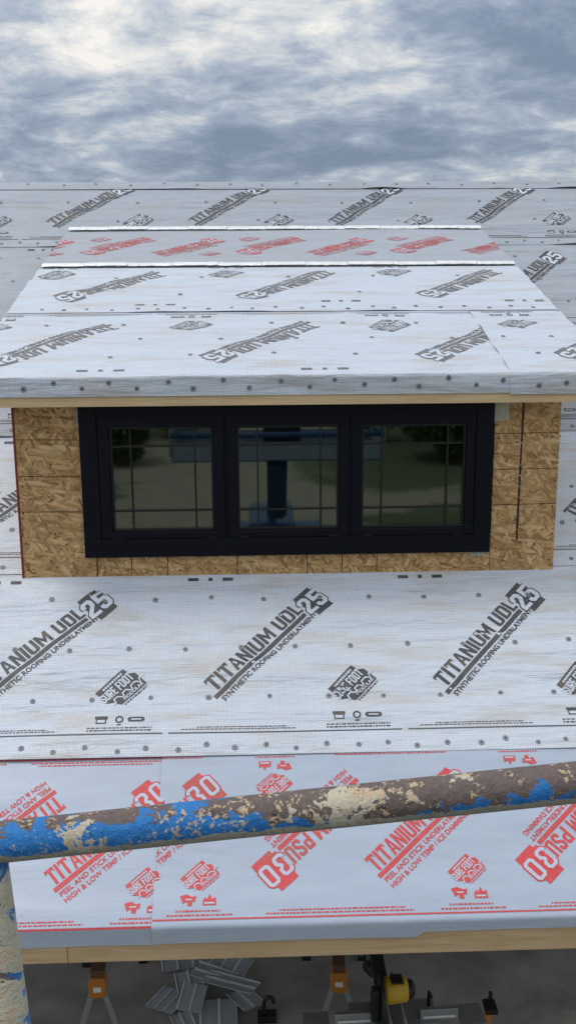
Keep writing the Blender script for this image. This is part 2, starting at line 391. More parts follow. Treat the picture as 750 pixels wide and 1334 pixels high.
# ------------------------------------------------------------------ setting
g = MB().add([(-400,-400,0),(400,-400,0),(400,400,0),(-400,400,0)], [(0,1,2,3)])
structure(g.build('ground', M['ground']))
structure(MB().box((HX0, 3.2, 0.0), (HX1, 9.0, 0.06)).build('porch_floor', M['concrete'], bevel=0.01))

# roof surfaces: (u along the roof, v up the slope, offset along the normal) -> point
class Roof:
    def __init__(s, z0, slope, vfold, drop):
        s.z0, s.sl, s.n, s.vf = z0, slope, math.hypot(1, slope), vfold
        s.nor = Vector((0, -slope, 1))/s.n; s.up = Vector((0, 1, slope))/s.n
    def pt(s, u, v, off=0.0):
        base = Vector((u, D, s.z0))
        if v >= s.vf: p = base+s.up*v; nn = s.nor
        else: p = base+s.up*s.vf+Vector((0, 0, v-s.vf)); nn = Vector((0, -1, 0))
        k = (v-s.vf)/0.012
        if abs(k) < 1: nn = (s.nor*(0.5+0.5*k)+Vector((0, -1, 0))*(0.5-0.5*k)).normalized()
        return p+nn*off
    def normal(s, v): return s.nor if v >= s.vf else Vector((0, -1, 0))
RM = Roof(ZB, S, -2.005, 0.08)
RD = Roof(ZD, SD, -0.207, 0.11)

class Sheet:
    """one strip of roofing membrane, with its own wrinkles"""
    def __init__(s, name, roof, u0, u1, v0, v1, mat, parent, seed, lift=0.006, amp=1.0, vtop=None, base=0.003, res=0.026, label=None, gape=0.0, edge=None, creases=()):
        s.creases = creases
        s.roof, s.u0, s.u1, s.v0, s.v1, s.seed, s.lift, s.amp, s.base, s.gape = roof, u0, u1, v0, v1, seed, lift, amp, base, gape
        s.vtop = vtop if vtop is not None else v1
        nu = max(2, int((u1-u0)/res)); vs = [v0]
        v = v0
        stops = sorted([x for x in (roof.vf-0.012, roof.vf-0.004, roof.vf+0.004, roof.vf+0.012) if v0 < x < v1])
        grid = []
        n = max(2, int((v1-v0)/res))
        grid = [v0+(v1-v0)*i/n for i in range(n+1)]
        grid = sorted([x for x in grid if all(abs(x-y) > 0.008 for y in stops)]+stops)
        mb = MB(); mb.recalc = False
        V, U = [], []
        for j, v in enumerate(grid):
            for i in range(nu+1):
                u = u0+(u1-u0)*i/nu; v_ = v+(edge(u)*(1, 0.5)[j] if edge and j < 2 else 0.0); V.append(s.pos(u, v_)); U.append((u, v_))
        F = [(j*(nu+1)+i, j*(nu+1)+i+1, (j+1)*(nu+1)+i+1, (j+1)*(nu+1)+i) for j in range(len(grid)-1) for i in range(nu)]
        s.V, s.grid, s.nu = V, grid, nu
        mb.add(V, F, 0, U)
        s.obj = mb.build(name, mat, parent, smooth=True)
        if label: s.obj['label'] = label
    def off(s, u, v):
        k = s.seed*7.31
        a = mnoise.noise(Vector((u*0.55, v*6.5, k)))*0.0165+mnoise.noise(Vector((u*1.3, v*10, k+3)))*0.0065+mnoise.noise(Vector((u*0.7, v*1.3, k+5)))*0.0045
        a = (a+0.0055)*s.amp*(0.25+0.75*sm((v-s.v0)/0.2))
        for vc, sl, amp_, ua, ub in s.creases:
            q = (v-vc-sl*u-0.012*mnoise.noise(Vector((u*1.1, k, 2))))/0.014
            if abs(q) < 3: a += 1.5*amp_*math.exp(-q*q)*sm((u-ua)/0.3)*sm((ub-u)/0.3)
        fade = sm((s.vtop-v)/0.10)
        bl = s.lift*sm(1-(v-s.v0)/0.22)
        if s.gape:
            gg = max(0.0, mnoise.noise(Vector((u*2.3, 1.7, k+9)))-0.12)*s.gape
            bl += gg*sm(1-(v-s.v0)/0.12)
        return max(0.0015, s.base+a*fade+bl) if v < s.vtop else 0.0015
    def pos(s, u, v, d=0.0): return s.roof.pt(u, v, s.off(u, v)+d)
    def on(s, u, v, d=0.0):      # a point on the built mesh itself, lifted by d
        fu = (u-s.u0)/(s.u1-s.u0)*s.nu; i = max(0, min(s.nu-1, int(fu))); fu = max(0.0, min(1.0, fu-i))
        j = max(0, min(len(s.grid)-2, bisect.bisect_right(s.grid, v)-1)); fv = max(0.0, min(1.0, (v-s.grid[j])/(s.grid[j+1]-s.grid[j])))
        q = lambda a, b: s.V[b*(s.nu+1)+a]
        p = (q(i, j)*(1-fu)+q(i+1, j)*fu)*(1-fv)+(q(i, j+1)*(1-fu)+q(i+1, j+1)*fu)*fv
        return p+s.roof.normal(v)*d

# ------------------------------------------------------------------ print: lettering and marks
def text_geo(body, x0, x1, y0, y1, bold=0.0, squeeze=1.0):
    cu = bpy.data.curves.new('lettering', 'FONT'); cu.body = body; cu.offset = bold; cu.resolution_u = 3; cu.space_character = squeeze
    ob = bpy.data.objects.new('lettering', cu); col.objects.link(ob)
    dg = bpy.context.evaluated_depsgraph_get(); me = bpy.data.meshes.new_from_object(ob.evaluated_get(dg))
    vs = [(v.co.x, v.co.y) for v in me.vertices]; fs = [tuple(p.vertices) for p in me.polygons]
    bpy.data.objects.remove(ob); bpy.data.curves.remove(cu); bpy.data.meshes.remove(me)
    ax, bx = min(v[0] for v in vs), max(v[0] for v in vs); ay, by = min(v[1] for v in vs), max(v[1] for v in vs)
    return [(x0+(v[0]-ax)/(bx-ax)*(x1-x0), y0+(v[1]-ay)/(by-ay)*(y1-y0)) for v in vs], fs
def _ring(pts, wd):          # mitred strip along a polyline
    n = len(pts); L, R = [], []
    for i, p in enumerate(pts):
        p = Vector(p); d0 = (p-Vector(pts[i-1])).normalized() if i else None; d1 = (Vector(pts[i+1])-p).normalized() if i < n-1 else None
        if d0 is None: d0 = d1
        if d1 is None: d1 = d0
        n0 = Vector((-d0.y, d0.x)); n1 = Vector((-d1.y, d1.x)); mm = (n0+n1).normalized(); k = wd/2/max(0.45, mm.dot(n0))
        L.append(tuple(p+mm*k)); R.append(tuple(p-mm*k))
    return [[L[i], R[i], R[i+1], L[i+1]] for i in range(n-1)]
def _bx(a, b, c, d): return [(a, b), (c, b), (c, d), (a, d)]
_BT = [(.17, 1), (.17, .85), (.31, .85), (.35, .80), (.52, .80), (.52, .88), (.42, 1)]
_UB = [(0, .2), (0, .12), (.10, 0), (.42, 0), (.52, .12), (.52, .2), (.35, .2), (.31, .15), (.21, .15), (.17, .2)]
_OP = [(.10, 0), (.42, 0), (.52, .12), (.52, .88), (.42, 1), (.10, 1), (0, .88), (0, .12)]
_OI = [(.21, .15), (.31, .15), (.35, .2), (.35, .8), (.31, .85), (.21, .85), (.17, .8), (.17, .2)]
_P = [_bx(0, 0, .17, 1), _BT, _bx(.35, .58, .52, .80), [(.17, .40), (.42, .40), (.52, .50), (.52, .58), (.35, .58), (.31, .55), (.17, .55)]]
GLYPH = {
 'T': (.54, [_bx(0, .84, .54, 1), _bx(.185, 0, .355, .84), _bx(0, .74, .07, .84), _bx(.47, .74, .54, .84)]),
 'I': (.17, [_bx(0, 0, .17, 1)]),
 'A': (.55, [[(0, 0), (.16, 0), (.275, .80), (.275, 1), (.19, 1)], [(.55, 0), (.36, 1), (.275, 1), (.275, .80), (.39, 0)], [(.194, .24), (.356, .24), (.338, .37), (.212, .37)]]),
 'N': (.52, [_bx(0, 0, .16, 1), _bx(.36, 0, .52, 1), [(.16, 1), (.16, .62), (.36, 0), (.36, .38)]]),
 'U': (.52, [_bx(0, .2, .17, 1), _bx(.35, .2, .52, 1), _UB]),
 'M': (.70, [_bx(0, 0, .16, 1), _bx(.54, 0, .70, 1), [(.16, 1), (.16, .58), (.35, .08), (.35, .50)], [(.54, 1), (.35, .50), (.35, .08), (.54, .58)]]),
 'D': (.52, [_bx(0, 0, .17, 1), _BT, _bx(.35, .2, .52, .8), [(x, 1-y) for x, y in _BT]]),
 'L': (.44, [_bx(0, 0, .17, 1), _bx(.17, 0, .44, .17)]),
 'P': (.52, _P), 'R': (.54, _P+[[(.20, .40), (.36, 0), (.54, 0), (.38, .40)]]),
 'E': (.44, [_bx(0, 0, .17, 1), _bx(.17, 0, .44, .16), _bx(.17, .42, .40, .58), _bx(.17, .84, .44, 1)]),
 'F': (.44, [_bx(0, 0, .17, 1), _bx(.17, .42, .40, .58), _bx(.17, .84, .44, 1)]),
 'O': (.52, [[_OP[i], _OP[(i+1) % 8], _OI[(i+1) % 8], _OI[i]] for i in range(8)]), ' ': (.20, [])}
GLYPH['0'] = GLYPH['O']
_S = [(.435, .70), (.435, .83), (.37, .915), (.15, .915), (.085, .83), (.085, .65), (.14, .57), (.38, .43), (.435, .35), (.435, .17), (.37, .085), (.15, .085), (.085, .17), (.085, .30)]
_2 = [(.085, .68), (.085, .83), (.15, .915), (.37, .915), (.435, .83), (.435, .62), (.095, .24), (.095, .085), (.52, .085)]
_5 = [(.50, .915), (.085, .915), (.085, .56), (.37, .56), (.435, .48), (.435, .17), (.37, .085), (.15, .085), (.085, .17), (.085, .30)]
_3 = [(.085, .76), (.085, .84), (.15, .915), (.37, .915), (.435, .83), (.435, .64), (.33, .53), (.33, .47), (.435, .36), (.435, .17), (.37, .085), (.15, .085), (.085, .16), (.085, .24)]
_0 = [(.26, .085), (.37, .085), (.435, .17), (.435, .83), (.37, .915), (.15, .915), (.085, .83), (.085, .17), (.15, .085), (.2599, .085)]
STROKE = {'S': _S, '2': _2, '5': _5, '3': _3, '0': _0}
for k_ in 'S': GLYPH[k_] = (.52, _ring(STROKE[k_], .17))
def block_text(body, x0, x1, y0, y1, gap=.075, wide=None):
    polys, x = [], 0.0
    for ch in body:
        if ch in STROKE and (wide or ch not in GLYPH): wd, ps = .52, _ring(STROKE[ch], wide or .17)
        else: wd, ps = GLYPH[ch]
        polys += [[(x+a, b) for a, b in p] for p in ps]; x += wd+gap
    W = x-gap
    return [[(x0+a/W*(x1-x0), y0+b*(y1-y0)) for a, b in p] for p in polys]
class Flat:
    """flat artwork: faces with an ink slot and a layer height"""
    def __init__(s): s.bm = bmesh.new(); s.ml = s.bm.faces.layers.int.new('slot'); s.h = s.bm.verts.layers.float.new('h')
    def add(s, vs, fs, slot=0, h=0.0):
        bv = [s.bm.verts.new((x, y, 0)) for x, y in vs]
        for b in bv: b[s.h] = h
        for f in fs:
            try: fc = s.bm.faces.new([bv[i] for i in f])
            except ValueError: continue
            fc[s.ml] = slot
        return s
    def poly(s, pts, slot=0, h=0.0): return s.add(pts, [tuple(range(len(pts)))], slot, h)
    def rect(s, x0, y0, x1, y1, slot=0, h=0.0): return s.poly([(x0,y0),(x1,y0),(x1,y1),(x0,y1)], slot, h)
    def text(s, body, x0, x1, y0, y1, bold=0.0, slot=0, h=0.0, squeeze=1.0):
        v, f = text_geo(body, x0, x1, y0, y1, bold, squeeze); return s.add(v, f, slot, h)
    def block(s, body, x0, x1, y0, y1, slot=0, h=0.0, gap=.075, wide=None):
        for p in block_text(body, x0, x1, y0, y1, gap, wide): s.poly(p, slot, h)
        return s
    def stroke(s, pts, wd, slot=0, h=0.0):
        L, R = [], []
        for i, p in enumerate(pts):
            a = Vector(pts[max(i-1, 0)]); b = Vector(pts[min(i+1, len(pts)-1)]); d = (b-a).normalized(); n = Vector((-d.y, d.x))*wd/2
            L.append((p[0]+n.x, p[1]+n.y)); R.append((p[0]-n.x, p[1]-n.y))
        n = len(pts)
        return s.add(L+R, [(i, n+i, n+i+1, i+1) for i in range(n-1)], slot, h)
    def micro(s, x0, x1, y, hh, rn, slot=0):
        x = x0
        while x < x1:
            ww = rn.uniform(0.006, 0.022); s.rect(x, y, min(x+ww, x1), y+hh, slot); x += ww+rn.uniform(0.003, 0.006)
        return s
    def disc(s, cx, cy, r, slot=0, h=0.0, n=14, ry=None):
        return s.poly([(cx+r*math.cos(2*math.pi*i/n), cy+(ry or r)*math.sin(2*math.pi*i/n)) for i in range(n)], slot, h)
    def done(s, step=0.026):
        bmesh.ops.triangulate(s.bm, faces=[f for f in s.bm.faces if len(f.verts) > 4])
        xs = [v.co.x for v in s.bm.verts]; ys = [v.co.y for v in s.bm.verts]
        for ax, lo, hi in ((0, min(xs), max(xs)), (1, min(ys), max(ys))):
            k = math.ceil(lo/step)
            while k*step < hi:
                co = [0, 0, 0]; co[ax] = k*step; no = [0, 0, 0]; no[ax] = 1
                bmesh.ops.bisect_plane(s.bm, geom=s.bm.verts[:]+s.bm.edges[:]+s.bm.faces[:], plane_co=co, plane_no=no, dist=1e-6); k += 1
        # interpolated verts keep their layer's height from the faces they belong to
        hs = {}
        s.bm.verts.index_update()
        s.data = ([(v.co.x, v.co.y, v[s.h]) for v in s.bm.verts], [(tuple(v.index for v in f.verts), f[s.ml]) for f in s.bm.faces])
        s.bm.free(); return s.data

def art_udl():
    a = Flat()
    a.block('TITANIUM UDL', -0.80, -0.085, -0.012, 0.078)
    a.rect(-0.825, -0.046, -0.098, -0.021)
    a.text('SYNTHETIC ROOFING UNDERLAYMENT', -0.805, -0.055, -0.087, -0.056, 0.032)
    a.poly([(-0.064, 0.010), (-0.064, 0.09), (0.062, 0.09), (0.062, 0.034), (0.072, 0.034), (0.072, -0.098), (-0.052, -0.098), (-0.052, -0.030), (-0.064, -0.030)])
    a.block('25', -0.080, 0.080, -0.062, 0.060, 0, 0.0006, gap=.10, wide=.29)
    a.block('25', -0.080, 0.080, -0.062, 0.060, 1, 0.0012, gap=.10, wide=.185)
    return a.done()
def art_psu():
    a = Flat()
    a.block('TITANIUM PSU', -0.59, -0.085, -0.049, 0.036)
    a.rect(-0.60, -0.078, -0.075, -0.056)
    a.text('PEEL AND STICK UNDERLAYMENT', -0.59, -0.06, -0.113, -0.087, 0.022)
    a.text('HIGH & LOW TEMP / ICE DAMMING', -0.59, -0.06, -0.151, -0.125, 0.022)
    a.poly([(-0.060, -0.072), (-0.060, 0.088), (0.045, 0.088), (0.045, 0.066), (0.072, 0.040), (0.072, -0.092), (-0.040, -0.092), (-0.040, -0.072)])
    a.block('30', -0.076, 0.072, -0.056, 0.054, 0, 0.0006, gap=.13, wide=.25)
    a.block('30', -0.076, 0.072, -0.056, 0.054, 1, 0.0012, gap=.13, wide=.135)
    return a.done()
def art_foot(rn):
    a = Flat()
    a.poly([(-0.108, 0.077), (0.085, 0.077), (0.093, 0.030), (0.115, 0.012), (0.115, -0.077), (-0.062, -0.077), (-0.082, -0.036), (-0.108, -0.018)])
    x = -0.07
    while x < 0.06:
        ww = rn.uniform(0.008, 0.016); a.rect(x, 0.053, x+ww, 0.066, 1, 0.0007); x += ww+0.004
    a.block('SURE FOOT', -0.118, 0.092, -0.010, 0.044, 1, 0.0007, gap=.06)
    pts = [(-0.090, -0.050)]
    x = -0.076
    while x < 0.10:
        pts += [(x, -0.050), (x+0.008, -0.026), (x+0.034, -0.026), (x+0.042, -0.038 if x < 0.02 else -0.030)]; x += 0.058
    pts.append((0.112, -0.030)); a.stroke(pts, 0.009, 1, 0.0014)
    a.text('NODULAR', -0.030, 0.105, -0.070, -0.050, 0.03, 1, 0.0007)
    a.micro(-0.050, 0.11, -0.094, 0.009, rn)
    return a.done()
def art_marks_grey(rn):         # three small marks, two lines of small print, ruled line with its gap
    a = Flat()
    a.poly([(-0.125, 0.028), (-0.06, 0.028), (-0.06, 0.012), (-0.066, 0.012), (-0.066, -0.016), (-0.119, -0.016), (-0.119, 0.012), (-0.125, 0.012)])
    a.rect(-0.112, -0.010, -0.073, 0.006, 1, 0.0007)
    for t0 in range(0, 12):
        q0, q1 = 2*math.pi*t0/12, 2*math.pi*(t0+1)/12
        a.poly([(0.0+0.022*math.cos(q0), 0.008+0.022*math.sin(q0)), (0.022*math.cos(q1), 0.008+0.022*math.sin(q1)), (0.013*math.cos(q1), 0.008+0.013*math.sin(q1)), (0.013*math.cos(q0), 0.008+0.013*math.sin(q0))])
    a.rect(-0.010, -0.028, 0.010, -0.020)
    a.poly([(0.058+0.016*math.cos(math.pi/2+math.pi*i/8), 0.008+0.014*math.sin(math.pi/2+math.pi*i/8)) for i in range(9)]+[(0.114+0.016*math.cos(-math.pi/2+math.pi*i/8), 0.008+0.014*math.sin(-math.pi/2+math.pi*i/8)) for i in range(9)])
    a.rect(0.060, 0.004, 0.112, 0.011, 1, 0.0007)
    a.micro(-0.16, 0.17, -0.047, 0.006, rn); a.micro(-0.16, 0.17, -0.064, 0.008, rn)
    a.micro(0.40, 0.86, -0.052, 0.005, rn); a.micro(0.32, 0.90, -0.064, 0.005, rn)
    a.rect(0.255, -0.085, P+0.225, -0.079)
    return a.done()
def art_marks_top(rn):
    a = Flat()
    for x in (-0.10, 0.0, 0.10):
        a.rect(x-0.03 if x else -0.012, -0.012, x+0.03 if x else 0.012, 0.012)
    return a.done()
def art_marks_red(rn):
    a = Flat()
    a.poly([(-0.085,0.02),(-0.055,0.028),(-0.03,0.016),(-0.012,0.02),(-0.016,-0.008),(-0.028,-0.004),(-0.03,-0.026),(-0.05,-0.024),(-0.052,-0.004),(-0.07,-0.016)])
    a.poly([(0.018,-0.024),(0.018,0.0),(0.03,0.012),(0.036,0.002),(0.05,0.028),(0.058,0.004),(0.076,0.012),(0.078,-0.024)])
    a.rect(0.026, -0.018, 0.070, -0.010, 1, 0.0007); a.rect(-0.06, 0.0, -0.03, 0.006, 1, 0.0007)
    a.micro(-0.10, 0.10, -0.052, 0.007, rn); a.micro(-0.14, 0.15, -0.070, 0.007, rn)
    a.micro(0.36, 0.92, -0.056, 0.006, rn); a.micro(0.30, 0.96, -0.070, 0.006, rn)
    a.rect(-0.20, -0.088, P-0.20, -0.081)
    return a.done()
ART = dict(udl=art_udl(), psu=art_psu(), foot=art_foot(random.Random(3)), grey=art_marks_grey(random.Random(5)), top=art_marks_top(random.Random(6)), redm=art_marks_red(random.Random(8)))

def stamp(art, sheet, u, v, ang, name, mats, urange=None, sc=1.0):
    """print a piece of artwork on a sheet, clipped to the sheet"""
    lo, hi = urange if urange else (sheet.u0+0.002, sheet.u1-0.002)
    vs, fs = ART[art]; c, s_ = math.cos(ang)*sc, math.sin(ang)*sc
    uvw = [(u+x*c-y*s_, v+x*s_+y*c, h) for x, y, h in vs]
    if max(p[0] for p in uvw) < lo or min(p[0] for p in uvw) > hi: return None
    vlo, vhi = sheet.v0+0.004, sheet.v1-0.002
    bm = bmesh.new(); hl = bm.verts.layers.float.new('h')
    bv = []
    for p in uvw:
        b = bm.verts.new((p[0], p[1], 0)); b[hl] = p[2]; bv.append(b)
    for f, sl in fs:
        try: bm.faces.new([bv[i] for i in f]).material_index = sl
        except ValueError: pass
    for co, no, need in (((lo,0,0), (-1,0,0), min(p[0] for p in uvw) < lo), ((hi,0,0), (1,0,0), max(p[0] for p in uvw) > hi),
                         ((0,vlo,0), (0,-1,0), min(p[1] for p in uvw) < vlo), ((0,vhi,0), (0,1,0), max(p[1] for p in uvw) > vhi)):
        if need: bmesh.ops.bisect_plane(bm, geom=bm.verts[:]+bm.edges[:]+bm.faces[:], plane_co=co, plane_no=no, clear_outer=True)
    if not bm.faces: bm.free(); return None
    uvl = bm.loops.layers.uv.new('UVMap')
    for f in bm.faces:
        for l in f.loops: l[uvl].uv = (l.vert.co.x, l.vert.co.y)
    for b in bm.verts: b.co = sheet.on(b.co.x, b.co.y, 0.0020+b[hl])
    me = bpy.data.meshes.new(name); bm.to_mesh(me); bm.free()
    for mt in mats: me.materials.append(mt)
    o = bpy.data.objects.new(name, me); col.objects.link(o); o.parent = sheet.obj
    if name == 'printed_marks': o['kind'] = 'stuff'
    return o

# cap nails: one mesh shared by all
def nail_mesh():
    mb = MB(); n = 12
    rings = [(0.0155, 0.0), (0.0150, 0.0018), (0.0115, 0.0030), (0.0085, 0.0022), (0.0050, 0.0030)]
    vs = [(r*math.cos(2*math.pi*k/n), r*math.sin(2*math.pi*k/n), z) for r, z in rings for k in range(n)]
    fs = [(i*n+k, i*n+(k+1) % n, (i+1)*n+(k+1) % n, (i+1)*n+k) for i in range(len(rings)-1) for k in range(n)]
    mb.add(vs, fs, 0); o = (len(rings)-1)*n
    mb.add([(0.0048*math.cos(2*math.pi*k/n), 0.0048*math.sin(2*math.pi*k/n), 0.0034) for k in range(n)], [tuple(range(n))], 1)
    return mb.mesh('cap_nail', [M['cap'], M['nailhead']], False)
NAIL = nail_mesh()
def nail(sheet, u, v):
    if not (sheet.u0 < u < sheet.u1): return
    o = bpy.data.objects.new('cap_nail', NAIL); col.objects.link(o); o.parent = sheet.obj
    u += rnd.uniform(-0.014, 0.014); v += rnd.uniform(-0.009, 0.009)
    nn = sheet.roof.normal(v)
    o.matrix_basis = Matrix.Translation(sheet.on(u, v, 0.0012)) @ (nn.to_track_quat('Z', 'Y').to_matrix() @ Matrix.Rotation(rnd.uniform(0, 6.28), 3, 'Z') @ Matrix.Rotation(rnd.uniform(-0.13, 0.13), 3, 'X')).to_4x4() @ Matrix.Scale(rnd.uniform(0.85, 1.08), 4)
def nail_row(sheet, v, ua, ub, sp, zig=0.0, phase=0.0):
    k = math.ceil((ua-phase)/sp)
    while phase+k*sp < ub:
        nail(sheet, phase+k*sp, v+(zig if k % 2 else 0.0)); k += 1

# ------------------------------------------------------------------ house
house = empty('house', (0, 0, 0), 'house with a pitched roof covered in pale printed underlayment', 'house')
def slab(mb, ua, ub, va, vb, thick, roof=RM, top=-0.001):
    vs = [roof.pt(u, v, t) for t in (top-thick, top) for u, v in ((ua, va), (ub, va), (ub, vb), (ua, vb))]
    mb.add(vs, [(0,3,2,1),(4,5,6,7),(0,1,5,4),(1,2,6,5),(2,3,7,6),(3,0,4,7)])
VR = 4.713
deck = MB()
slab(deck, HX0, HX1, -2.0, 0.02, 0.03)
slab(deck, HX0, XL+0.02, 0.02, 3.98, 0.03); slab(deck, XR-0.02, HX1, 0.02, 3.98, 0.03); slab(deck, HX0, HX1, 3.98, VR, 0.03)
deck.build('roof_deck', M['osb'], house)
RID = RM.pt(0, VR)
bk = MB(); ry, rz = RID.y, RID.z
bk.add([(HX0, ry, rz), (HX1, ry, rz), (HX1, ry+5.6, rz-5.6*S), (HX0, ry+5.6, rz-5.6*S), (HX0, ry, rz-0.04), (HX1, ry, rz-0.04), (HX1, ry+5.6, rz-5.6*S-0.04), (HX0, ry+5.6, rz-5.6*S-0.04)],
       [(0,1,2,3),(7,6,5,4),(0,4,5,1),(1,5,6,2),(2,6,7,3),(3,7,4,0)])
bk.build('back_roof_slope', M['udl_darkened'], house)
# walls under the roof: the room behind the porch
zw = ZB+S*(8.2-D)-0.06
wl = MB()
wl.prism([(8.2, 0.06), (8.2, zw), (ry, rz-0.12), (ry+5.0, rz-5.0*S-0.12), (ry+5.0, 0.06)], 'x', HX0+0.3, HX1-0.3)
wl.build('wall', M['siding'], house)
ey = RM.pt(0, -2.005).y; ez = RM.pt(0, -2.005).z
xj = [HX0-0.02, -1.36, -0.86, 2.9, HX1+0.02]
for i in range(4):      # fascia boards butted along the eave
    dz = (0, 0.0, 0.0, 0.0)[i]
    MB().box((xj[i]+0.001, ey+0.002, ez-0.168+dz), (xj[i+1]-0.001, ey+0.040, ez-0.012+dz)).build('fascia_board', M['fascia'], house, bevel=0.003)
for k in range(19):     # rafter ends above the porch
    x = HX0+0.15+k*0.6
    if x > HX1: break
    r = MB(); a, b = RM.pt(x, -1.97, -0.035), RM.pt(x, 3.2 if (x < XL or x > XR) else -0.15, -0.035); dn = -RM.nor*0.16
    r.add([a-Vector((.02,0,0)), a+Vector((.02,0,0)), b+Vector((.02,0,0)), b-Vector((.02,0,0)), a-Vector((.02,0,0))+dn, a+Vector((.02,0,0))+dn, b+Vector((.02,0,0))+dn, b-Vector((.02,0,0))+dn],
          [(0,1,2,3),(7,6,5,4),(0,4,5,1),(1,5,6,2),(2,6,7,3),(3,7,4,0)])
    r.build('rafter', M['fascia'], house)

INKG, INKR = [M['ink'], M['white_print']], [M['red'], M['white_psu']]
INKF, INKRF = [M['ink_faded'], M['white_print']], [M['red_faded'], M['white_psu']]
A47, A41 = math.radians(47), math.radians(41)
def print_udl(sh, u25, vb, inks, flip=False, vt=None, ur=None, ulo=-3.2, uhi=3.9):
    """one course of the grey print; u25 is where a '25' block sits, vb the lower edge of the roll"""
    k0 = math.floor((ulo-u25)/P)-1; k1 = math.ceil((uhi-u25)/P)+1
    for k in range(k0, k1+1):
        u = u25+k*P
        if not flip:
            stamp('udl', sh, u, vb+0.967, A47, 'printed_logo', inks, ur); stamp('foot', sh, u+0.184, vb+0.405, A47, 'printed_logo', inks, ur)
            stamp('grey', sh, u+0.195, vb+0.208, 0, 'printed_marks', inks, ur)
            stamp('top', sh, u+0.64, vb+1.14, 0, 'printed_marks', inks, ur)
        else:
            stamp('udl', sh, u, vb-0.967, A47+math.pi, 'printed_logo', inks, ur); stamp('foot', sh, u-0.184, vb-0.405, A47+math.pi, 'printed_logo', inks, ur)
            stamp('grey', sh, u-0.195, vb-0.208, math.pi, 'printed_marks', inks, ur)
            stamp('top', sh, u-0.64, vb-1.14, math.pi, 'printed_marks', inks, ur)
def print_psu(sh, u30, vup, urev, vrev, inks, ulo=-3.0, uhi=3.0, red_line=True):
    for k in range(-4, 5):
        for u, v, a, sg in ((u30+k*P, vup, A41, 1), (urev+k*P, vrev, A41+math.pi, -1)):
            if not ulo-0.8 < u < uhi+0.8: continue
            stamp('psu', sh, u, v, a, 'printed_logo', inks)
            stamp('foot', sh, u-0.005*sg, v-0.42*sg, a, 'printed_logo', inks, None, 0.66)
            if red_line: stamp('redm', sh, u-0.005*sg, v-0.53*sg, 0 if sg > 0 else math.pi, 'printed_marks', inks)

# lowest: red printed peel-and-stick membrane, two lengths meeting left of the window
pA = Sheet('peel_and_stick_membrane', RM, HX0-0.03, -0.46, -2.09, -1.05, M['psu'], house, 11, lift=0.0, amp=0.6, base=0.0025, edge=lambda u: 0.006*mnoise.noise(Vector((u*2, 3, 1))), label='left length of white membrane with red print along the eave')
pB = Sheet('peel_and_stick_membrane', RM, -0.487, HX1+0.03, -2.083, -1.05, M['psu'], house, 12, lift=0.0, amp=0.6, base=0.0065, edge=lambda u: 0.005*mnoise.noise(Vector((u*2, 7, 1)))+(0.026 if u > 0.70 else 0.012*sm((u-0.3)/0.4)*0), label='right length of white membrane with red print along the eave')
print_psu(pB, -0.2785, -1.365, 0.065, -1.768, INKR, ulo=-0.6, uhi=2.9)
print_psu(pA, -0.5255, -1.389, 0.065-0.245, -1.792, INKR, ulo=-2.9, uhi=-0.4)
# grey printed courses
uA = Sheet('underlayment_sheet', RM, HX0-0.03, HX1+0.03, -1.178, 0.12, M['udl'], house, 1, lift=0.012, amp=1.1, base=0.004, vtop=0.02, creases=((-0.47, 0.01, 0.007, 0.5, 3.0), (-0.82, 0.012, 0.006, -0.3, 1.4), (-0.84, 0, 0.005, -2.5, -0.2), (-0.16, -0.01, 0.006, -1.6, 0.2), (-0.30, 0.02, 0.005, -0.6, 1.4), (-0.62, 0.0, 0.005, -1.2, 0.6)), label='wide pale underlayment sheet below the dormer window')
print_udl(uA, -0.9135, -1.175, INKG)
nail_row(uA, -1.140, -2.3, 2.4, 0.1525, 0.018, -1.03)
for vv, ph in ((-0.18, 0.039), (-0.515, 0.20), (-0.835, 0.05)): nail_row(uA, vv, -2.3, 2.5, 0.304, 0.0, ph)
sides = ((HX0-0.03, XL-0.001), (XR+0.001, HX1+0.03))
for vb, u25, seed in ((0.03, 2.505, 2), (1.23, 1.9, 3), (2.42, 2.491, 4)):
    for i, (a, b) in enumerate(sides):
        sh = Sheet('underlayment_sheet', RM, a, b, vb, vb+1.27, M['udl'] if vb < 1 else M['udl_darkened'], house, seed+i*0.37, lift=0.0, amp=1.1, base=0.005, vtop=vb+1.17, gape=0.03 if vb > 1 else 0.0,
                   label='underlayment sheet %s the dormer, %s course' % (('left of', 'right of')[i], {0.03: 'lowest', 1.23: 'middle', 2.42: 'upper'}[vb]))
        print_udl(sh, u25, vb, INKG)
        ua, ub = ((-2.9, XL-0.06), (XR+0.05, 3.6))[i]
        nail_row(sh, vb+0.045, ua, ub, 0.1525, 0.018, 0.03)
        for vv, ph in ((vb+0.35, 0.05), (vb+0.67, 0.2), (vb+1.0, 0.05)): nail_row(sh, vv, ua, ub, 0.304, 0.0, ph)
uT = Sheet('underlayment_sheet', RM, HX0-0.03, HX1+0.03, 3.61, VR, M['udl_darkened'], house, 6, lift=0.0, amp=1.3, base=0.005, vtop=4.57, gape=0.03, creases=((4.42, 0.02, 0.012, -3.2, -1.4), (4.25, 0.0, 0.008, -1.5, 0.5), (4.30, -0.01, 0.008, 0.3, 2.6)), label='topmost underlayment sheet running just under the ridge')
print_udl(uT, -1.181, 3.60, INKG, ulo=-3.2, uhi=3.6)
nail_row(uT, 3.655, -3.1, -1.6, 0.1525, 0.018, 0.03); nail_row(uT, 3.655, 2.0, 3.6, 0.1525, 0.018, 0.03)
for vv, ph in ((4.02, 0.05), (4.33, 0.2)): nail_row(uT, vv, -3.1, 3.6, 0.61, 0.0, ph)
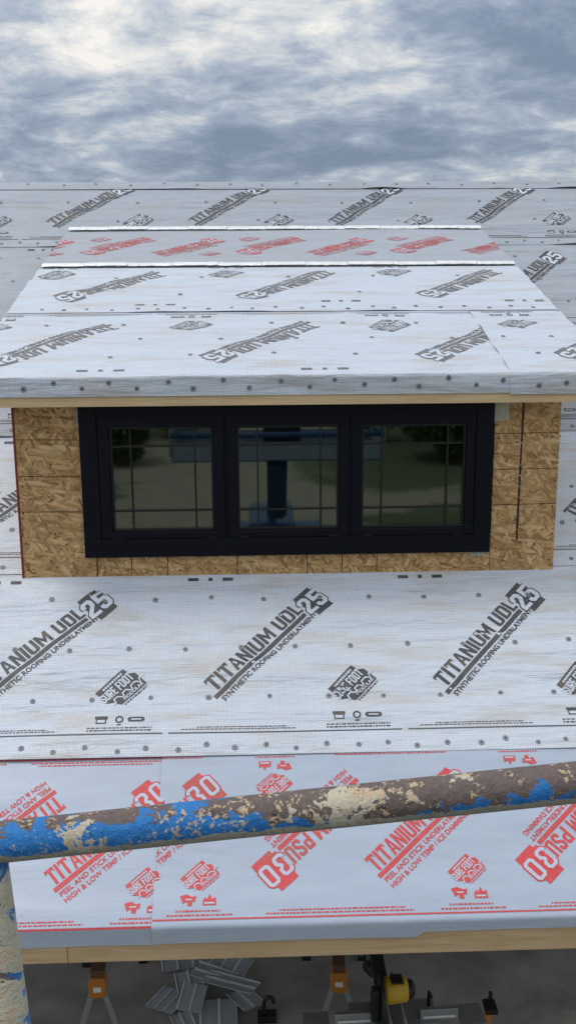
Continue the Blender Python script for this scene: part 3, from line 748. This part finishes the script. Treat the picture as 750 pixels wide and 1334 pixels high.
# ridge strip folded over the ridge
uR = Sheet('ridge_strip', RM, HX0-0.03, HX1+0.03, 4.585, VR, M['udl_darkened'], house, 9, lift=0.0, amp=0.8, base=0.007, vtop=VR+0.05, gape=0.03, label='narrow underlayment strip folded over the ridge')
nail_row(uR, 4.655, -3.1, 3.6, 0.305, 0.02, 0.1)
cap = MB(); cap.recalc = False
nu = 360; V = []; U = []
for j in range(7):
    for i in range(nu+1):
        u = HX0-0.03+(HX1-HX0+0.06)*i/nu
        hsag = 0.010*mnoise.noise(Vector((u*0.8, 0.3, 4)))+0.006*mnoise.noise(Vector((u*3.0, 0.3, 8)))
        a = j/6; p0 = RM.pt(u, VR-0.001, uR.off(u, VR-0.001))
        V.append((u, p0.y+a*0.20, p0.z+0.012*math.sin(math.pi*min(1, a*2.2)) * 1.0+hsag*sm(a*3)-S*0.20*max(0, a-0.12)+0.004*a)); U.append((u, VR+a*0.2))
cap.add(V, [(j*(nu+1)+i, j*(nu+1)+i+1, (j+1)*(nu+1)+i+1, (j+1)*(nu+1)+i) for j in range(6) for i in range(nu)], 0, U)
cap.build('ridge_fold', M['udl_darkened'], house, smooth=True)

# ------------------------------------------------------------------ dormer
dormer = empty('dormer', ((XL+XR)/2, D, ZB), 'shed dormer with bare strand board front, black window and printed roof sheets', 'dormer')
DI = Vector(dormer.location)
class DP:      # children are built in world coordinates, so undo the parent's offset
    pass
def dchild(o): o.parent = dormer; o.matrix_parent_inverse = Matrix.Translation(-DI); return o
class _W:
    pass
hd = 3.229
dk = MB()
slab(dk, DXL, DXR, -0.165*SDN, hd*SDN, 0.04, RD)
dchild(dk.build('roof_deck', M['osb']))
EY = RD.pt(0, -0.207).y; EZ = RD.pt(0, -0.207).z
zt = EZ+0.03
# sheathing: left, bottom and right boards, butted with hairline gaps
WX0, WX1 = -0.99, 1.352; WZ0 = -1.421+H; WZ1 = -0.505+H
YF = D
pan = [((XL, ZB-0.05), (-0.9335, zt)), ((-0.931, ZB-0.05), (1.36, WZ0+0.10)), ((1.3625, ZB-0.05), (XR, zt))]
panels = []
for (x0, z0), (x1, z1) in pan:
    o = dchild(MB().box((x0, YF, z0), (x1, YF+0.0115, z1)).build('sheathing_board', M['osb'], bevel=0.0008)); panels.append(o)
for s_, (xa, xb) in (('l', (XL, XL+0.10)), ('r', (XR-0.10, XR))):     # cheek walls
    xs = (XL+0.001, XL+0.0125) if s_ == 'l' else (XR-0.0125, XR-0.001)
    zf = lambda y: ZD+SD*(y-D)-0.05
    dchild(MB().prism([(YF+0.012, ZB-0.04), (YF+0.012, zf(YF)), (D+hd-0.05, zf(D+hd-0.05)), (D+hd-0.05, ZB+S*(hd-0.05)-0.05)], 'x', xs[0], xs[1]).build('cheek_wall', M['osb']))
dchild(MB().box((XL-0.012, YF-0.004, ZB-0.03), (XL+0.0005, YF+0.016, zt)).build('edge_strip', M['redstrip']))
# printed nailing guide lines and the dark joint on the right
def guide(pts, parent, wd=0.004):
    mb = MB()
    for (xa, za), (xb, zb_) in pts:
        rn = random.Random(int(xa*1000)+int(za*977)); seg = 0.0
        L = math.hypot(xb-xa, zb_-za); n = max(1, int(L/0.06))
        for i in range(n):
            t0, t1 = i/n, (i+1)/n-0.004/L*rn.choice((0, 0, 1, 2))
            a = Vector((xa+(xb-xa)*t0, za+(zb_-za)*t0)); b = Vector((xa+(xb-xa)*t1, za+(zb_-za)*t1)); d = (b-a).normalized(); q = Vector((-d.y, d.x))*wd/2*rn.uniform(0.75, 1.15)
            mb.add([(a.x+q.x, YF-0.0008, a.y+q.y), (b.x+q.x, YF-0.0008, b.y+q.y), (b.x-q.x, YF-0.0008, b.y-q.y), (a.x-q.x, YF-0.0008, a.y-q.y)], [(0,1,2,3)])
    o = mb.build('guide_line', M['pencil']); o.parent = parent; return o
for z in (-0.735, -0.943, -1.150): guide([((XL+0.004, z+H), (WX0, z+H-0.004))], panels[0])
for x in (-0.928, -0.731, -0.522, -0.119, 0.289, 0.492, 0.696): guide([((x, ZB+0.004), (x+0.002, WZ0))], panels[1], 0.005)
for z in (-0.730, -0.938, -1.146): guide([((1.366, z+H), (XR-0.004, z+H+0.004))], panels[2])
guide([((1.524, zt), (1.516, -1.36+H))], panels[2], 0.013)

sn = MB().tube([(0, -0.0015, 0), (0, 0.004, 0)], 0.0048, 8).mesh('sheathing_nail', M['nailhead'])
for k, (x, z) in enumerate([(XL+0.022, ZB+0.06+0.16*i) for i in range(6)]+[(XL+0.19, ZB+0.06+0.20*i) for i in range(5)]+[(XR-0.022, ZB+0.06+0.16*i) for i in range(6)]+[(1.50, ZB+0.10+0.22*i) for i in range(4)]+[(-0.85+0.2*i, ZB+0.035) for i in range(11)]):
    o = bpy.data.objects.new('sheathing_nail', sn); col.objects.link(o); o.parent = panels[0 if x < -0.94 else (2 if x > 1.37 else 1)]; o.location = (x+rnd.uniform(-0.006, 0.006), YF-0.0005, z+rnd.uniform(-0.012, 0.012))
# window
win = dchild(MB().box((WX0, YF-0.030, WZ0), (WX1, YF-0.0005, WZ0+0.105)).build('window', M['black'], bevel=0.002))
win['label'] = 'black three-light window in the dormer front'
def wchild(o): o.parent = win; return o
wchild(MB().box((WX0, YF-0.030, WZ0+0.105), (WX0+0.098, YF-0.0005, WZ1)).build('frame', M['black'], bevel=0.002))
wchild(MB().box((WX1-0.098, YF-0.030, WZ0+0.105), (WX1, YF-0.0005, WZ1)).build('frame', M['black'], bevel=0.002))
wchild(MB().box((WX0+0.098, YF-0.030, -0.600+H), (WX1-0.098, YF-0.0005, WZ1)).build('frame', M['black'], bevel=0.002))
g0, g1 = -1.316+H, -0.600+H          # opening for the sashes
units = [(-0.892, -0.180), (-0.170, 0.534), (0.544, 1.254)]
glass = [(-0.826, -0.243), (-0.109, 0.473), (0.601, 1.199)]
gz0, gz1 = -1.272+H, -0.668+H
for i, ((x0, x1), (a, b)) in enumerate(zip(units, glass)):
    fr = MB()      # sash: four rails with a stepped inner lip
    yo, yi = YF-0.022, YF+0.045
    for (p, q) in (((x0, g0), (x1, gz0)), ((x0, gz1), (x1, g1)), ((x0, gz0), (a, gz1)), ((b, gz0), (x1, gz1))):
        fr.box((p[0], yo, p[1]), (q[0], yi, q[1]))
    wchild(fr.build('sash', M['black'], bevel=0.0035))
    lip = MB(); e = 0.013
    for (p, q) in (((a, gz0), (b, gz0+e)), ((a, gz1-e), (b, gz1)), ((a, gz0+e), (a+e, gz1-e)), ((b-e, gz0+e), (b, gz1-e))):
        lip.box((p[0]+0.0003, yo+0.016, p[1]+0.0003), (q[0]-0.0003, yi-0.002, q[1]-0.0003))
    wchild(lip.build('glazing_bead', M['seal'], bevel=0.002))
    for yy in (YF+0.004, YF+0.022):
        wchild(MB().box((a+0.006, yy, gz0+0.006), (b-0.006, yy+0.003, gz1-0.006)).build('pane', M['glass']))
    bw = 0.0050
    zs = (gz0+0.118, gz1-0.112); xs = (a+0.117, b-0.105)
    for zq in zs: wchild(MB().box((a+0.0135, YF-0.0030, zq-bw), (b-0.0135, YF+0.0030, zq+bw)).build('grille_bar', M['grille']))
    for xq in xs: wchild(MB().box((xq-bw, YF-0.0036, gz0+0.0135), (xq+bw, YF+0.0034, gz1-0.0135)).build('grille_bar', M['grille']))
    for xq in (x0+0.07, x1-0.11): wchild(MB().box((xq, YF-0.0245, g0+0.003), (xq+0.05, YF-0.0215, g0+0.010)).build('weep_cover', M['seal']))
for x in (-0.172+(-0.003), 0.539):     # mullion posts between the lights
    wchild(MB().box((x-0.0045 if x > 0 else -0.1795, YF-0.028, g0), (x+0.0045 if x > 0 else -0.1705, YF+0.03, g1)).build('mullion', M['black']))
wchild(MB().box((WX0+0.098, YF+0.0, WZ0+0.02), (WX1-0.098, YF+0.06, g0-0.0005)).build('sill', M['black']))
for i in range(9):
    x = WX0+0.06+i*(WX1-WX0-0.12)/8+rnd.uniform(-0.02, 0.02)
    wchild(MB().tube([(x, YF-0.004, WZ0-0.006), (x, YF-0.010, WZ0-0.006)], 0.0075, 8).build('screw', M['screw']))
for i in range(4):
    z = WZ0+0.10+i*0.22
    for x in (WX0-0.004, WX1+0.004): wchild(MB().tube([(x, YF-0.004, z), (x, YF-0.010, z)], 0.005, 8).build('screw', M['screw']))
# scraps of flashing tape around the window
M['tape'] = simple('crinkled_flashing_tape', (0.50, 0.50, 0.40), 0.35, 0.2, var=0.6, scale=70, bmp=1.0)
def tape(x0, z0, x1, z1):
    mb = MB(); mb.recalc = False; nx, nz = 10, 10; V, U, F = [], [], []
    for j in range(nz+1):
        for i in range(nx+1):
            x = x0+(x1-x0)*i/nx+rnd.uniform(-0.002, 0.002); z = z0+(z1-z0)*j/nz+rnd.uniform(-0.002, 0.002)
            V.append((x, YF-0.002-rnd.uniform(0, 0.003), z)); U.append((x, z))
    F = [(j*(nx+1)+i, j*(nx+1)+i+1, (j+1)*(nx+1)+i+1, (j+1)*(nx+1)+i) for j in range(nz) for i in range(nx)]
    mb.add(V, F, 0, U); dchild(mb.build('tape_scrap', M['tape']))
tape(1.356, -0.655+H, 1.44, -0.55+H); tape(1.24, WZ0-0.028, 1.335, WZ0-0.003); tape(WX0-0.018, -0.66+H, WX0-0.002, -0.55+H)

# dormer fascia, soffit blocking and roof sheets
dchild(MB().box((DXL+0.004, EY+0.004, -0.534+H), (DXR-0.004, EY+0.042, EZ-0.006)).build('fascia_board', M['spruce'], bevel=0.003))
dchild(MB().box((DXL+0.004, EY+0.043, EZ-0.05), (DXR-0.004, YF-0.001, EZ-0.02)).build('soffit_blocking', M['spruce']))
DU = dict(lift=0.004)
def dsheet(*a, **k):
    s = Sheet(*a, **k); dchild(s.obj); return s
d1 = dsheet('underlayment_sheet', RD, DXL-0.004, 1.41, -0.312, 1.03, M['udl'], None, 21, lift=0.0, amp=1.0, base=0.005, vtop=0.92, label='dormer underlayment sheet folded over the eave above the window')
d1b = dsheet('underlayment_sheet', RD, 1.385, DXR+0.004, -0.320, 1.03, M['udl'], None, 22, lift=0.0, amp=0.8, base=0.009, vtop=0.92, label='short underlayment piece at the right end of the dormer eave')
d2 = dsheet('underlayment_sheet', RD, DXL-0.004, DXR+0.004, 0.935, 2.16, M['udl'], None, 23, lift=0.0, amp=1.0, base=0.0045, vtop=2.04, gape=0.014, label='upper underlayment sheet on the dormer roof')
d3 = dsheet('peel_and_stick_membrane', RD, DXL-0.004, DXR+0.004, 2.06, 3.37, M['psu_darkened'], None, 24, lift=0.0, amp=0.6, base=0.006, vtop=3.6, label='grey membrane with red print at the top of the dormer roof')
print_udl(d1, -0.198, 1.016, INKF, flip=True, ulo=-1.6, uhi=1.5, ur=(DXL, 1.386))
print_udl(d1b, 1.816, 1.021, INKF, flip=True, ulo=1.3, uhi=2.1)
print_udl(d2, -1.2272, 2.25, INKF, flip=True, ulo=-1.8, uhi=2.1)
for k in range(-1, 4):
    for u, v, a, sg in ((-0.335+k*P, 2.86, A41, 1), (-1.25+k*P, 2.51, A41+math.pi, -1)):
        stamp('psu', d3, u, v, a, 'printed_logo', INKRF); stamp('foot', d3, u-0.005*sg, v-0.41*sg, a, 'printed_logo', INKRF, None, 0.66)
nail_row(d1, -0.265, DXL+0.05, 1.37, 0.152, 0.030, -0.02); nail_row(d1b, -0.270, 1.44, DXR, 0.152, 0.0, 0.02)
for vv, ph in ((0.08, 0.1), (0.37, 0.25), (0.66, 0.1)):
    nail_row(d1, vv, DXL+0.05, 1.37, 0.304*1.5, 0, ph); nail_row(d1b, vv, 1.44, DXR-0.05, 0.304, 0, ph)
nail_row(d2, 0.985, DXL+0.05, DXR-0.05, 0.1525, 0.03, 0.0)
for vv, ph in ((1.33, 0.1), (1.75, 0.25)): nail_row(d2, vv, DXL+0.05, DXR-0.05, 0.61, 0, ph)
# bright foil flashing, laid in short lapped lengths
def flashing(v, width, tilt, hh):
    u = DXL+0.01; k = 0
    while u < DXR-0.05:
        L = min(rnd.uniform(0.30, 0.34), DXR-0.004-u)
        mb = MB(); mb.recalc = False; nx, ny = 12, 5; V, U, F = [], [], []
        for t in (0, 1):
            for j in range(ny+1):
                for i in range(nx+1):
                    a = i/nx; b = j/ny
                    uu_ = u+L*a; vv = v+width*b+rnd.uniform(-0.002, 0.002)
                    z = hh+0.003*(k % 2)+tilt*math.sin(b*math.pi)+rnd.uniform(-0.002, 0.002)-t*0.002
                    V.append(RD.pt(uu_, vv, z)); U.append((uu_, vv))
        n1_ = (nx+1)*(ny+1)
        for j in range(ny):
            for i in range(nx):
                q = (j*(nx+1)+i, j*(nx+1)+i+1, (j+1)*(nx+1)+i+1, (j+1)*(nx+1)+i); F.append(q); F.append(tuple(x+n1_ for x in q[::-1]))
        mb.add(V, F, 0, U); dchild(mb.build('flashing_strip', M['foil'])); u += L+0.004; k += 1
flashing(2.055, 0.085, 0.010, 0.017)
flashing(3.25, 0.10, 0.012, 0.020)
# dark attic behind the glass
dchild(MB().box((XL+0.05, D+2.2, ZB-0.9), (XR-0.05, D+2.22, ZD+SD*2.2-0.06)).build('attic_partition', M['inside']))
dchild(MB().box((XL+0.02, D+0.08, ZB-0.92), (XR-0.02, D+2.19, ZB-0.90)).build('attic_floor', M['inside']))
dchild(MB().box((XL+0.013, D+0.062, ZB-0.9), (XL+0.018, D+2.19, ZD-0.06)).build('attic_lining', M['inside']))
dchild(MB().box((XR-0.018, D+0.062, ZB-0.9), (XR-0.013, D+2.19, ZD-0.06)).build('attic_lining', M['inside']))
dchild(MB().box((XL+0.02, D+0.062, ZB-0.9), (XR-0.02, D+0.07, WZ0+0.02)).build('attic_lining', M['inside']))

# ------------------------------------------------------------------ boom lift the picture is taken from
def cray(px, py, depth):
    d = fw+r2*((px-375)/1250)-u2*((py-667)/1250); return Vector((0, 0, H))+d*depth
lift = empty('boom_lift', (0.3, -8.0, 0.0), 'blue boom lift whose worn basket rail crosses the foreground', 'boom lift')
LI = Vector(lift.location)
def lchild(o): o.parent = lift; o.matrix_parent_inverse = Matrix.Translation(-LI); return o
pl, pr_ = cray(0, 1097, 0.97), cray(750, 1019, 0.97)
dr = (pr_-pl).normalized()
ra, rb = pl-dr*0.62, pl+dr*1.62
R0 = 0.0205
npt = 90
railp = [ra+(rb-ra)*(i/npt) for i in range(npt+1)]
lchild(MB().tube(railp, R0, 28).build('top_rail', M['pipe'], smooth=True))
zfl = H-1.55
hd_ = Vector((dr.x, dr.y, 0)).normalized(); bkv = Vector((hd_.y, -hd_.x, 0)).normalized()
pt0 = cray(-16, 1120, 0.975)
pt1 = cray(14, 1340, 0.975); pv = (pt1-pt0); pv = pv/pv.z*-1
base_ = pt0+pv*-(pt0.z-zfl) if pv.z > 0 else pt0+pv*(pt0.z-zfl)
lchild(MB().tube([pt0+(base_-pt0)*(i/30) for i in range(31)], R0*0.98, 24).build('rail_post', M['pipe_post'], smooth=True))
corn = [ra, rb, rb+bkv*1.0, ra+bkv*1.0]
for i, c in enumerate(corn):
    lchild(MB().tube([(c.x, c.y, c.z), (c.x, c.y, zfl)], R0, 16).build('rail_post', M['pipe'], smooth=True))
for i in (1, 2, 3):
    a, b = corn[i], corn[(i+1) % 4]
    lchild(MB().tube([a, b], R0, 16).build('top_rail', M['pipe'], smooth=True))
for i in range(4):
    a, b = corn[i], corn[(i+1) % 4]
    lchild(MB().tube([(a.x, a.y, H-1.33), (b.x, b.y, H-1.33)], 0.03, 12).build('mid_rail', M['blue'], smooth=True))
    lchild(MB().obox((a.x, a.y, H-1.50), (b.x, b.y, H-1.50), 0.006, 0.19).build('toe_board', M['toe']))
cc = (corn[0]+corn[2])/2
fl = MB(); fl.add([(c.x, c.y, zfl-0.06) for c in corn]+[(c.x, c.y, zfl) for c in corn], [(3,2,1,0),(4,5,6,7),(0,1,5,4),(1,2,6,5),(2,3,7,6),(3,0,4,7)])
lchild(fl.build('platform_floor', M['blue']))
cb = MB().box((-0.20, -0.16, 0), (0.20, 0.10, 0.42)); cbo = lchild(cb.build('control_box', M['blackp'], bevel=0.02)); cbo.matrix_parent_inverse = Matrix.Identity(4)
cbp = ra+(rb-ra)*0.52+bkv*0.2; cbo.location = Vector((cbp.x, cbp.y, zfl+0.02))-LI; cbo.rotation_euler.z = math.atan2(dr.y, dr.x)
lb = MB().box((-0.13, 0.101, 0.30), (0.02, 0.106, 0.36)).build('white_label', M['label']); lb.parent = cbo
lchild(MB().obox((cc.x, cc.y+0.1, zfl-0.10), (cc.x, cc.y-0.3, zfl-0.75), 0.22, 0.22).build('jib', M['blue'], bevel=0.01))
lchild(MB().obox((cc.x, cc.y-0.3, zfl-0.75), (0.3, -8.3, 1.5), 0.16, 0.20).build('boom', M['blue'], bevel=0.01))
lchild(MB().box((-0.15, -9.4, 1.0), (0.75, -7.4, 1.45)).build('turret', M['blue'], bevel=0.08))
lchild(MB().box((-0.8, -9.6, 0.55), (1.4, -6.4, 1.0)).build('chassis', M['blue'], bevel=0.05))
for x in (-0.95, 1.25):
    for y in (-9.1, -6.9):
        wmb = MB().tube([(x, y, 0.45), (x+0.3, y, 0.45)], 0.45, 24); lchild(wmb.build('wheel', M['tyre'], bevel=0.04))

# ------------------------------------------------------------------ things on the porch floor
FZ = 0.06
def sawhorse(x, y, rz, label):
    e = empty('sawhorse', (x, y, FZ), label, 'sawhorse', 'sawhorses under the porch roof', rz)
    L = 1.15; hgt = 0.74
    MB().box((-0.045, -0.02, hgt-0.02), (0.045, L, hgt+0.07)).build('beam', M['beam'], e, bevel=0.004)
    for yy in (0.0, L-0.12):
        b = MB().prism([(-0.055, hgt-0.14), (0.055, hgt-0.14), (0.066, hgt-0.03), (0.052, hgt+0.02), (-0.052, hgt+0.02), (-0.066, hgt-0.03)], 'y', yy-0.045, yy+0.055)
        br = b.build('bracket', M['orange'], e, bevel=0.008)
        MB().prism([(-0.028, hgt-0.085), (0.028, hgt-0.085), (0.028, hgt-0.045), (-0.028, hgt-0.045)], 'y', yy-0.049, yy-0.0455).build('label_plate', M['label'], br)
        for sx in (-1, 1):
            yl = yy+(-0.10 if yy < 0.5 else 0.10)
            lg = MB().obox((sx*0.035, yy, hgt-0.09), (sx*0.24, yl, 0.02), 0.040, 0.022, up=(0, 1, 0)).build('leg', M['steel'], e, bevel=0.003)
            MB().box((sx*0.24-0.035, yl-0.03, 0.0), (sx*0.24+0.035, yl+0.03, 0.035)).build('foot', M['blackp'], lg)
    return e
sawhorse(-1.21, 6.18, math.radians(3), 'orange bracketed sawhorse left of the metal offcuts on the porch floor')
sawhorse(0.555, 6.16, math.radians(-3), 'orange bracketed sawhorse beside the yellow mitre saw')

# mitre saw on its stand
ms = empty('miter_saw', (0.885, 5.53, FZ), 'yellow and black mitre saw on a grey stand below the eave', 'saw', rz=math.radians(2))
th = 0.80
MB().box((-0.30, -0.05, th-0.05), (0.30, 0.26, th)).build('table', M['steel'], ms, bevel=0.006)
for x0, x1 in ((-0.41, -0.13), (0.17, 0.43)):
    f = MB().box((x0, 0.04, th+0.001), (x1, 0.075, th+0.085)); f.box((x0+0.02, 0.076, th+0.001), (x1-0.02, 0.13, th+0.03)); f.build('fence', M['steel'], ms, bevel=0.004)
tt = MB().tube([(0, 0.0, th-0.02), (0, 0.0, th+0.012)], 0.17, 28); tt.build('turntable', M['steel'], ms, bevel=0.003)
for xx in (-0.05, 0.05): MB().tube([(xx, -0.26, th+0.05), (xx, 0.46, th+0.05)], 0.017, 12).build('slide_rail', M['steel'], ms, smooth=True)
bl = MB(); bl.tube([(-0.112, 0.04, th+0.18), (-0.088, 0.04, th+0.18)], 0.165, 36); bl.build('blade_guard', M['blackp'], ms, bevel=0.004)
mt_ = MB().tube([(-0.08, 0.08, th+0.22), (-0.06, 0.08, th+0.22), (0.07, 0.08, th+0.225), (0.085, 0.08, th+0.225)], [0.072, 0.088, 0.080, 0.070], 18); mo = mt_.build('motor', M['yellow'], ms, bevel=0.006)
MB().tube([(0.086, 0.08, th+0.225), (0.115, 0.08, th+0.225), (0.132, 0.08, th+0.225)], [0.064, 0.060, 0.04], 16).build('motor_cap', M['blackp'], mo, bevel=0.004)
MB().box((-0.03, 0.03, th+0.300), (0.05, 0.12, th+0.315)).build('vent', M['blackp'], mo, bevel=0.004)
MB().prism([(-0.02, th+0.06), (0.05, th+0.06), (0.07, th+0.22), (0.02, th+0.32), (-0.03, th+0.30)], 'x', -0.17, -0.115).build('arm', M['blackp'], ms, bevel=0.01)
MB().obox((-0.08, 0.16, th+0.22), (-0.09, 0.42, th+0.36), 0.09, 0.07).build('rear_arm', M['blackp'], ms, bevel=0.01)
hb = MB(); hb.prism([(-0.19, 0.44), (0.01, 0.44), (0.01, 0.49), (-0.04, 0.53), (-0.04, 0.56), (-0.14, 0.56), (-0.14, 0.53), (-0.19, 0.49)], 'z', th+0.34, th+0.42); hb.build('carry_handle', M['yellow'], ms, bevel=0.01)
for sx in (-1, 1):
    for sy in (-1, 1):
        MB().obox((sx*0.25, 0.1+sy*0.1, th-0.05), (sx*0.36, 0.1+sy*0.26, 0.0), 0.035, 0.035).build('leg', M['steel'], ms)
MB().tube([(0.0, -0.30, th+0.0), (0.0, -0.20, th+0.01)], [0.030, 0.018], 12).build('miter_knob', M['blackp'], ms, smooth=True)
MB().tube([(-0.10, 0.28, th+0.20), (-0.10, 0.36, th+0.17), (-0.12, 0.46, th+0.12)], [0.03, 0.055, 0.045], 12).build('dust_bag', M['blackp'], ms, smooth=True)
for x0 in (-0.39, 0.19): MB().box((x0, 0.0385, th+0.02), (x0+0.22, 0.0395, th+0.035)).build('scale_strip', M['label'], ms)
for x0 in (-0.62, 0.44): MB().box((x0, 0.0, th-0.03), (x0+0.18, 0.20, th-0.012)).build('extension_wing', M['steel'], ms, bevel=0.004)
MB().tube([(0.24, 0.11, th+0.03), (0.24, 0.11, th+0.17), (0.24, 0.03, th+0.19)], 0.011, 10).build('vise', M['blackp'], ms, smooth=True)
MB().box((-0.50, 0.0, th-0.085), (0.50, 0.05, th-0.052)).build('stand_beam', M['blackp'], ms)

# offcuts of ribbed metal panel in a loose heap
def offcut(x, y, z, lx, ly, rz, tilt, label, ribs=3):
    e = MB(); n = ribs*4+1; V, U, F = [], [], []
    prof = []
    for r in range(ribs):
        x0 = -lx/2+lx*r/ribs; wv = lx/ribs
        prof += [(x0+0.02*wv, 0.012), (x0+0.10*wv, 0.012), (x0+0.16*wv, 0.0), (x0+0.94*wv, 0.0)]
    prof.append((lx/2, 0.014)); prof.append((lx/2, 0.0))
    for t in (0.0, -0.0016):
        for yy in (-ly/2, ly/2):
            for px_, pz in prof: V.append((px_, yy, pz+t))
    k = len(prof)
    mi = []
    mb = MB(); mb.recalc = False
    top = [(i, i+1, k+i+1, k+i) for i in range(k-1)]; bot = [tuple(q+2*k for q in f[::-1]) for f in top]
    mb.add(V, top+bot, 0)
    mb.mi = [1 if (i % 4 == 0) else 0 for i in range(k-1)]*2
    o = mb.build('metal_offcut', [M['alu'], M['alu_edge']]); o.location = (x, y, z); o.rotation_euler = (tilt[0], tilt[1], rz)
    tag(o, label, 'metal scrap', 'offcuts heaped on the porch floor')
R_ = math.radians
offcut(-0.30, 7.04, FZ+0.13, 0.36, 0.30, R_(-28), (R_(8), R_(-4)), 'ribbed metal offcut at the far top of the heap')
offcut(-0.40, 6.92, FZ+0.155, 0.20, 0.36, R_(70), (R_(6), R_(3)), 'ribbed offcut lying across the middle of the heap', 2)
offcut(-0.27, 6.80, FZ+0.175, 0.18, 0.46, R_(64), (R_(-3), R_(7)), 'longest ribbed offcut on top of the heap, pointing right', 2)
offcut(-0.61, 6.92, FZ+0.11, 0.22, 0.24, R_(12), (R_(4), R_(-8)), 'small ribbed offcut on the left of the heap', 2)
offcut(-0.77, 6.78, FZ+0.05, 0.28, 0.26, R_(-34), (R_(3), R_(-10)), 'squarish ribbed offcut at the lower left of the heap')
offcut(-0.57, 6.70, FZ+0.13, 0.20, 0.26, R_(-10), (R_(10), R_(2)), 'ribbed offcut standing out at the front left of the heap', 2)
offcut(-0.36, 6.58, FZ+0.06, 0.30, 0.34, R_(3), (R_(2), R_(2)), 'ribbed offcut flat on the floor at the front of the heap', 2)
offcut(-0.15, 6.76, FZ+0.05, 0.24, 0.24, R_(40), (R_(2), R_(12)), 'small ribbed offcut at the right edge of the heap', 2)
offcut(-0.60, 6.56, FZ+0.04, 0.24, 0.20, R_(22), (R_(2), R_(-3)), 'small square offcut at the nearest corner of the heap')
offcut(-0.68, 7.30, FZ+0.03, 0.40, 0.24, R_(10), (R_(5), R_(0)), 'pale wide offcut behind the heap under the fascia')
# small black hook-shaped tool in front of the heap, clamp at the right
mb = MB(); mb.tube([(0,0,0.0),(0,0.0,0.14),(0.01,0.0,0.19),(0.04,0,0.215),(0.07,0,0.20),(0.08,0,0.16)], 0.017, 10); mb.box((-0.05,-0.04,0.0),(0.10,0.05,0.06))
o = mb.build('hand_tool', M['blackp'], bevel=0.004); o.location = (0.0, 6.58, FZ); tag(o, 'small black hooked tool standing beside the metal offcuts', 'tool')
cl = empty('bar_clamp', (1.66, 6.16, FZ), 'black bar clamp with an orange grip standing right of the saw', 'clamp')
MB().obox((0, 0, 0.0), (0.03, 0.02, 0.52), 0.035, 0.022).build('bar', M['blackp'], cl, bevel=0.003)
MB().prism([(-0.03, 0.24), (0.015, 0.20), (0.03, 0.36), (0.0, 0.42), (-0.025, 0.40)], 'y', -0.05, -0.012).build('grip', M['orange'], cl, bevel=0.006)
MB().box((-0.03, -0.10, 0.42), (0.06, 0.03, 0.46)).build('jaw', M['blackp'], cl, bevel=0.006)
MB().box((-0.08, -0.08, 0.0), (0.08, 0.08, 0.03)).build('foot', M['blackp'], cl, bevel=0.006)

# ------------------------------------------------------------------ trees across the yard (seen mirrored in the glass)
def leaf_crown(seed, r, hgt, n):
    rn = random.Random(seed); mb = MB(); mb.recalc = False
    cl_ = [(rn.uniform(-0.6, 0.6)*r, rn.uniform(-0.6, 0.6)*r, hgt*rn.uniform(0.3, 0.95), rn.uniform(0.3, 0.5)*r) for _ in range(16)]
    for i in range(n):
        cx, cy, cz, cr = rn.choice(cl_)
        d = Vector((rn.gauss(0,1), rn.gauss(0,1), rn.gauss(0,0.8))).normalized()*cr*rn.uniform(0.55, 1.05)
        p = Vector((cx, cy, cz))+d; a = Vector((rn.uniform(-1,1), rn.uniform(-1,1), rn.uniform(-1,1))).normalized(); b = a.orthogonal().normalized()
        s_ = rn.uniform(0.12, 0.24)
        mb.add([p-a*s_, p+b*s_*0.5, p+a*s_, p-b*s_*0.5], [(0,1,2,3)])
    return mb.mesh('crown', M['leaf'])
def trunk_mesh(hgt):
    mb = MB(); mb.tube([(0,0,0), (0.05,0,hgt*0.3), (0.0,0.08,hgt*0.75)], [0.22, 0.16, 0.05], 10)
    for k in range(5):
        a = k*1.26; z = hgt*(0.25+0.09*k); mb.tube([(0.03,0,z), (math.cos(a)*1.3, math.sin(a)*1.3, z+1.2)], [0.08, 0.02], 6)
    return mb.mesh('trunk', M['bark'])
CR = [leaf_crown(s, 2.6, 6.0, 2600) for s in (1, 2)]; TR = trunk_mesh(6.0)
SH = [leaf_crown(s, 1.9, 2.6, 2200) for s in (5, 6)]; ST = trunk_mesh(2.0)
tl = ['broad green tree at the far left of the yard behind the lift', 'second green tree left of the lift, farther back', 'tall green tree at the far right of the yard', 'green tree behind the right hand trees']
for i, (x, y, s_) in enumerate([(-9.5, -32, 1.2), (-5.2, -38, 0.9), (11.5, -30, 1.2), (7.5, -38, 1.1)]):
    e = empty('leafy_tree', (x, y, 0), tl[i], 'tree', 'trees across the yard', i*1.1); e.scale = (s_, s_, s_)
    for nm, me in (('trunk', TR), ('crown', CR[i % 2])):
        c = bpy.data.objects.new(nm, me); col.objects.link(c); c.parent = e
sl = ['low green shrub mirrored at the left edge of the left window pane', 'low green shrub mirrored in the upper middle of the left window pane', 'wide green shrub at the far left of the yard',
      'low green shrub mirrored in the middle of the right window pane', 'dark green shrub mirrored at the right edge of the right window pane', 'wide green shrub at the far right of the yard']
for i, (x, y, s_) in enumerate([(-5.1, -24, 0.8), (-3.4, -31, 0.7), (-7.5, -26, 1.2), (4.8, -29, 0.8), (7.0, -24, 0.9), (8.8, -25, 1.3)]):
    e = empty('green_shrub', (x, y, 0), sl[i], 'shrub', 'shrubs across the yard', i*1.7); e.scale = (s_, s_, s_*0.9)
    for nm, me in (('stem', ST), ('foliage', SH[i % 2])):
        c = bpy.data.objects.new(nm, me); col.objects.link(c); c.parent = e
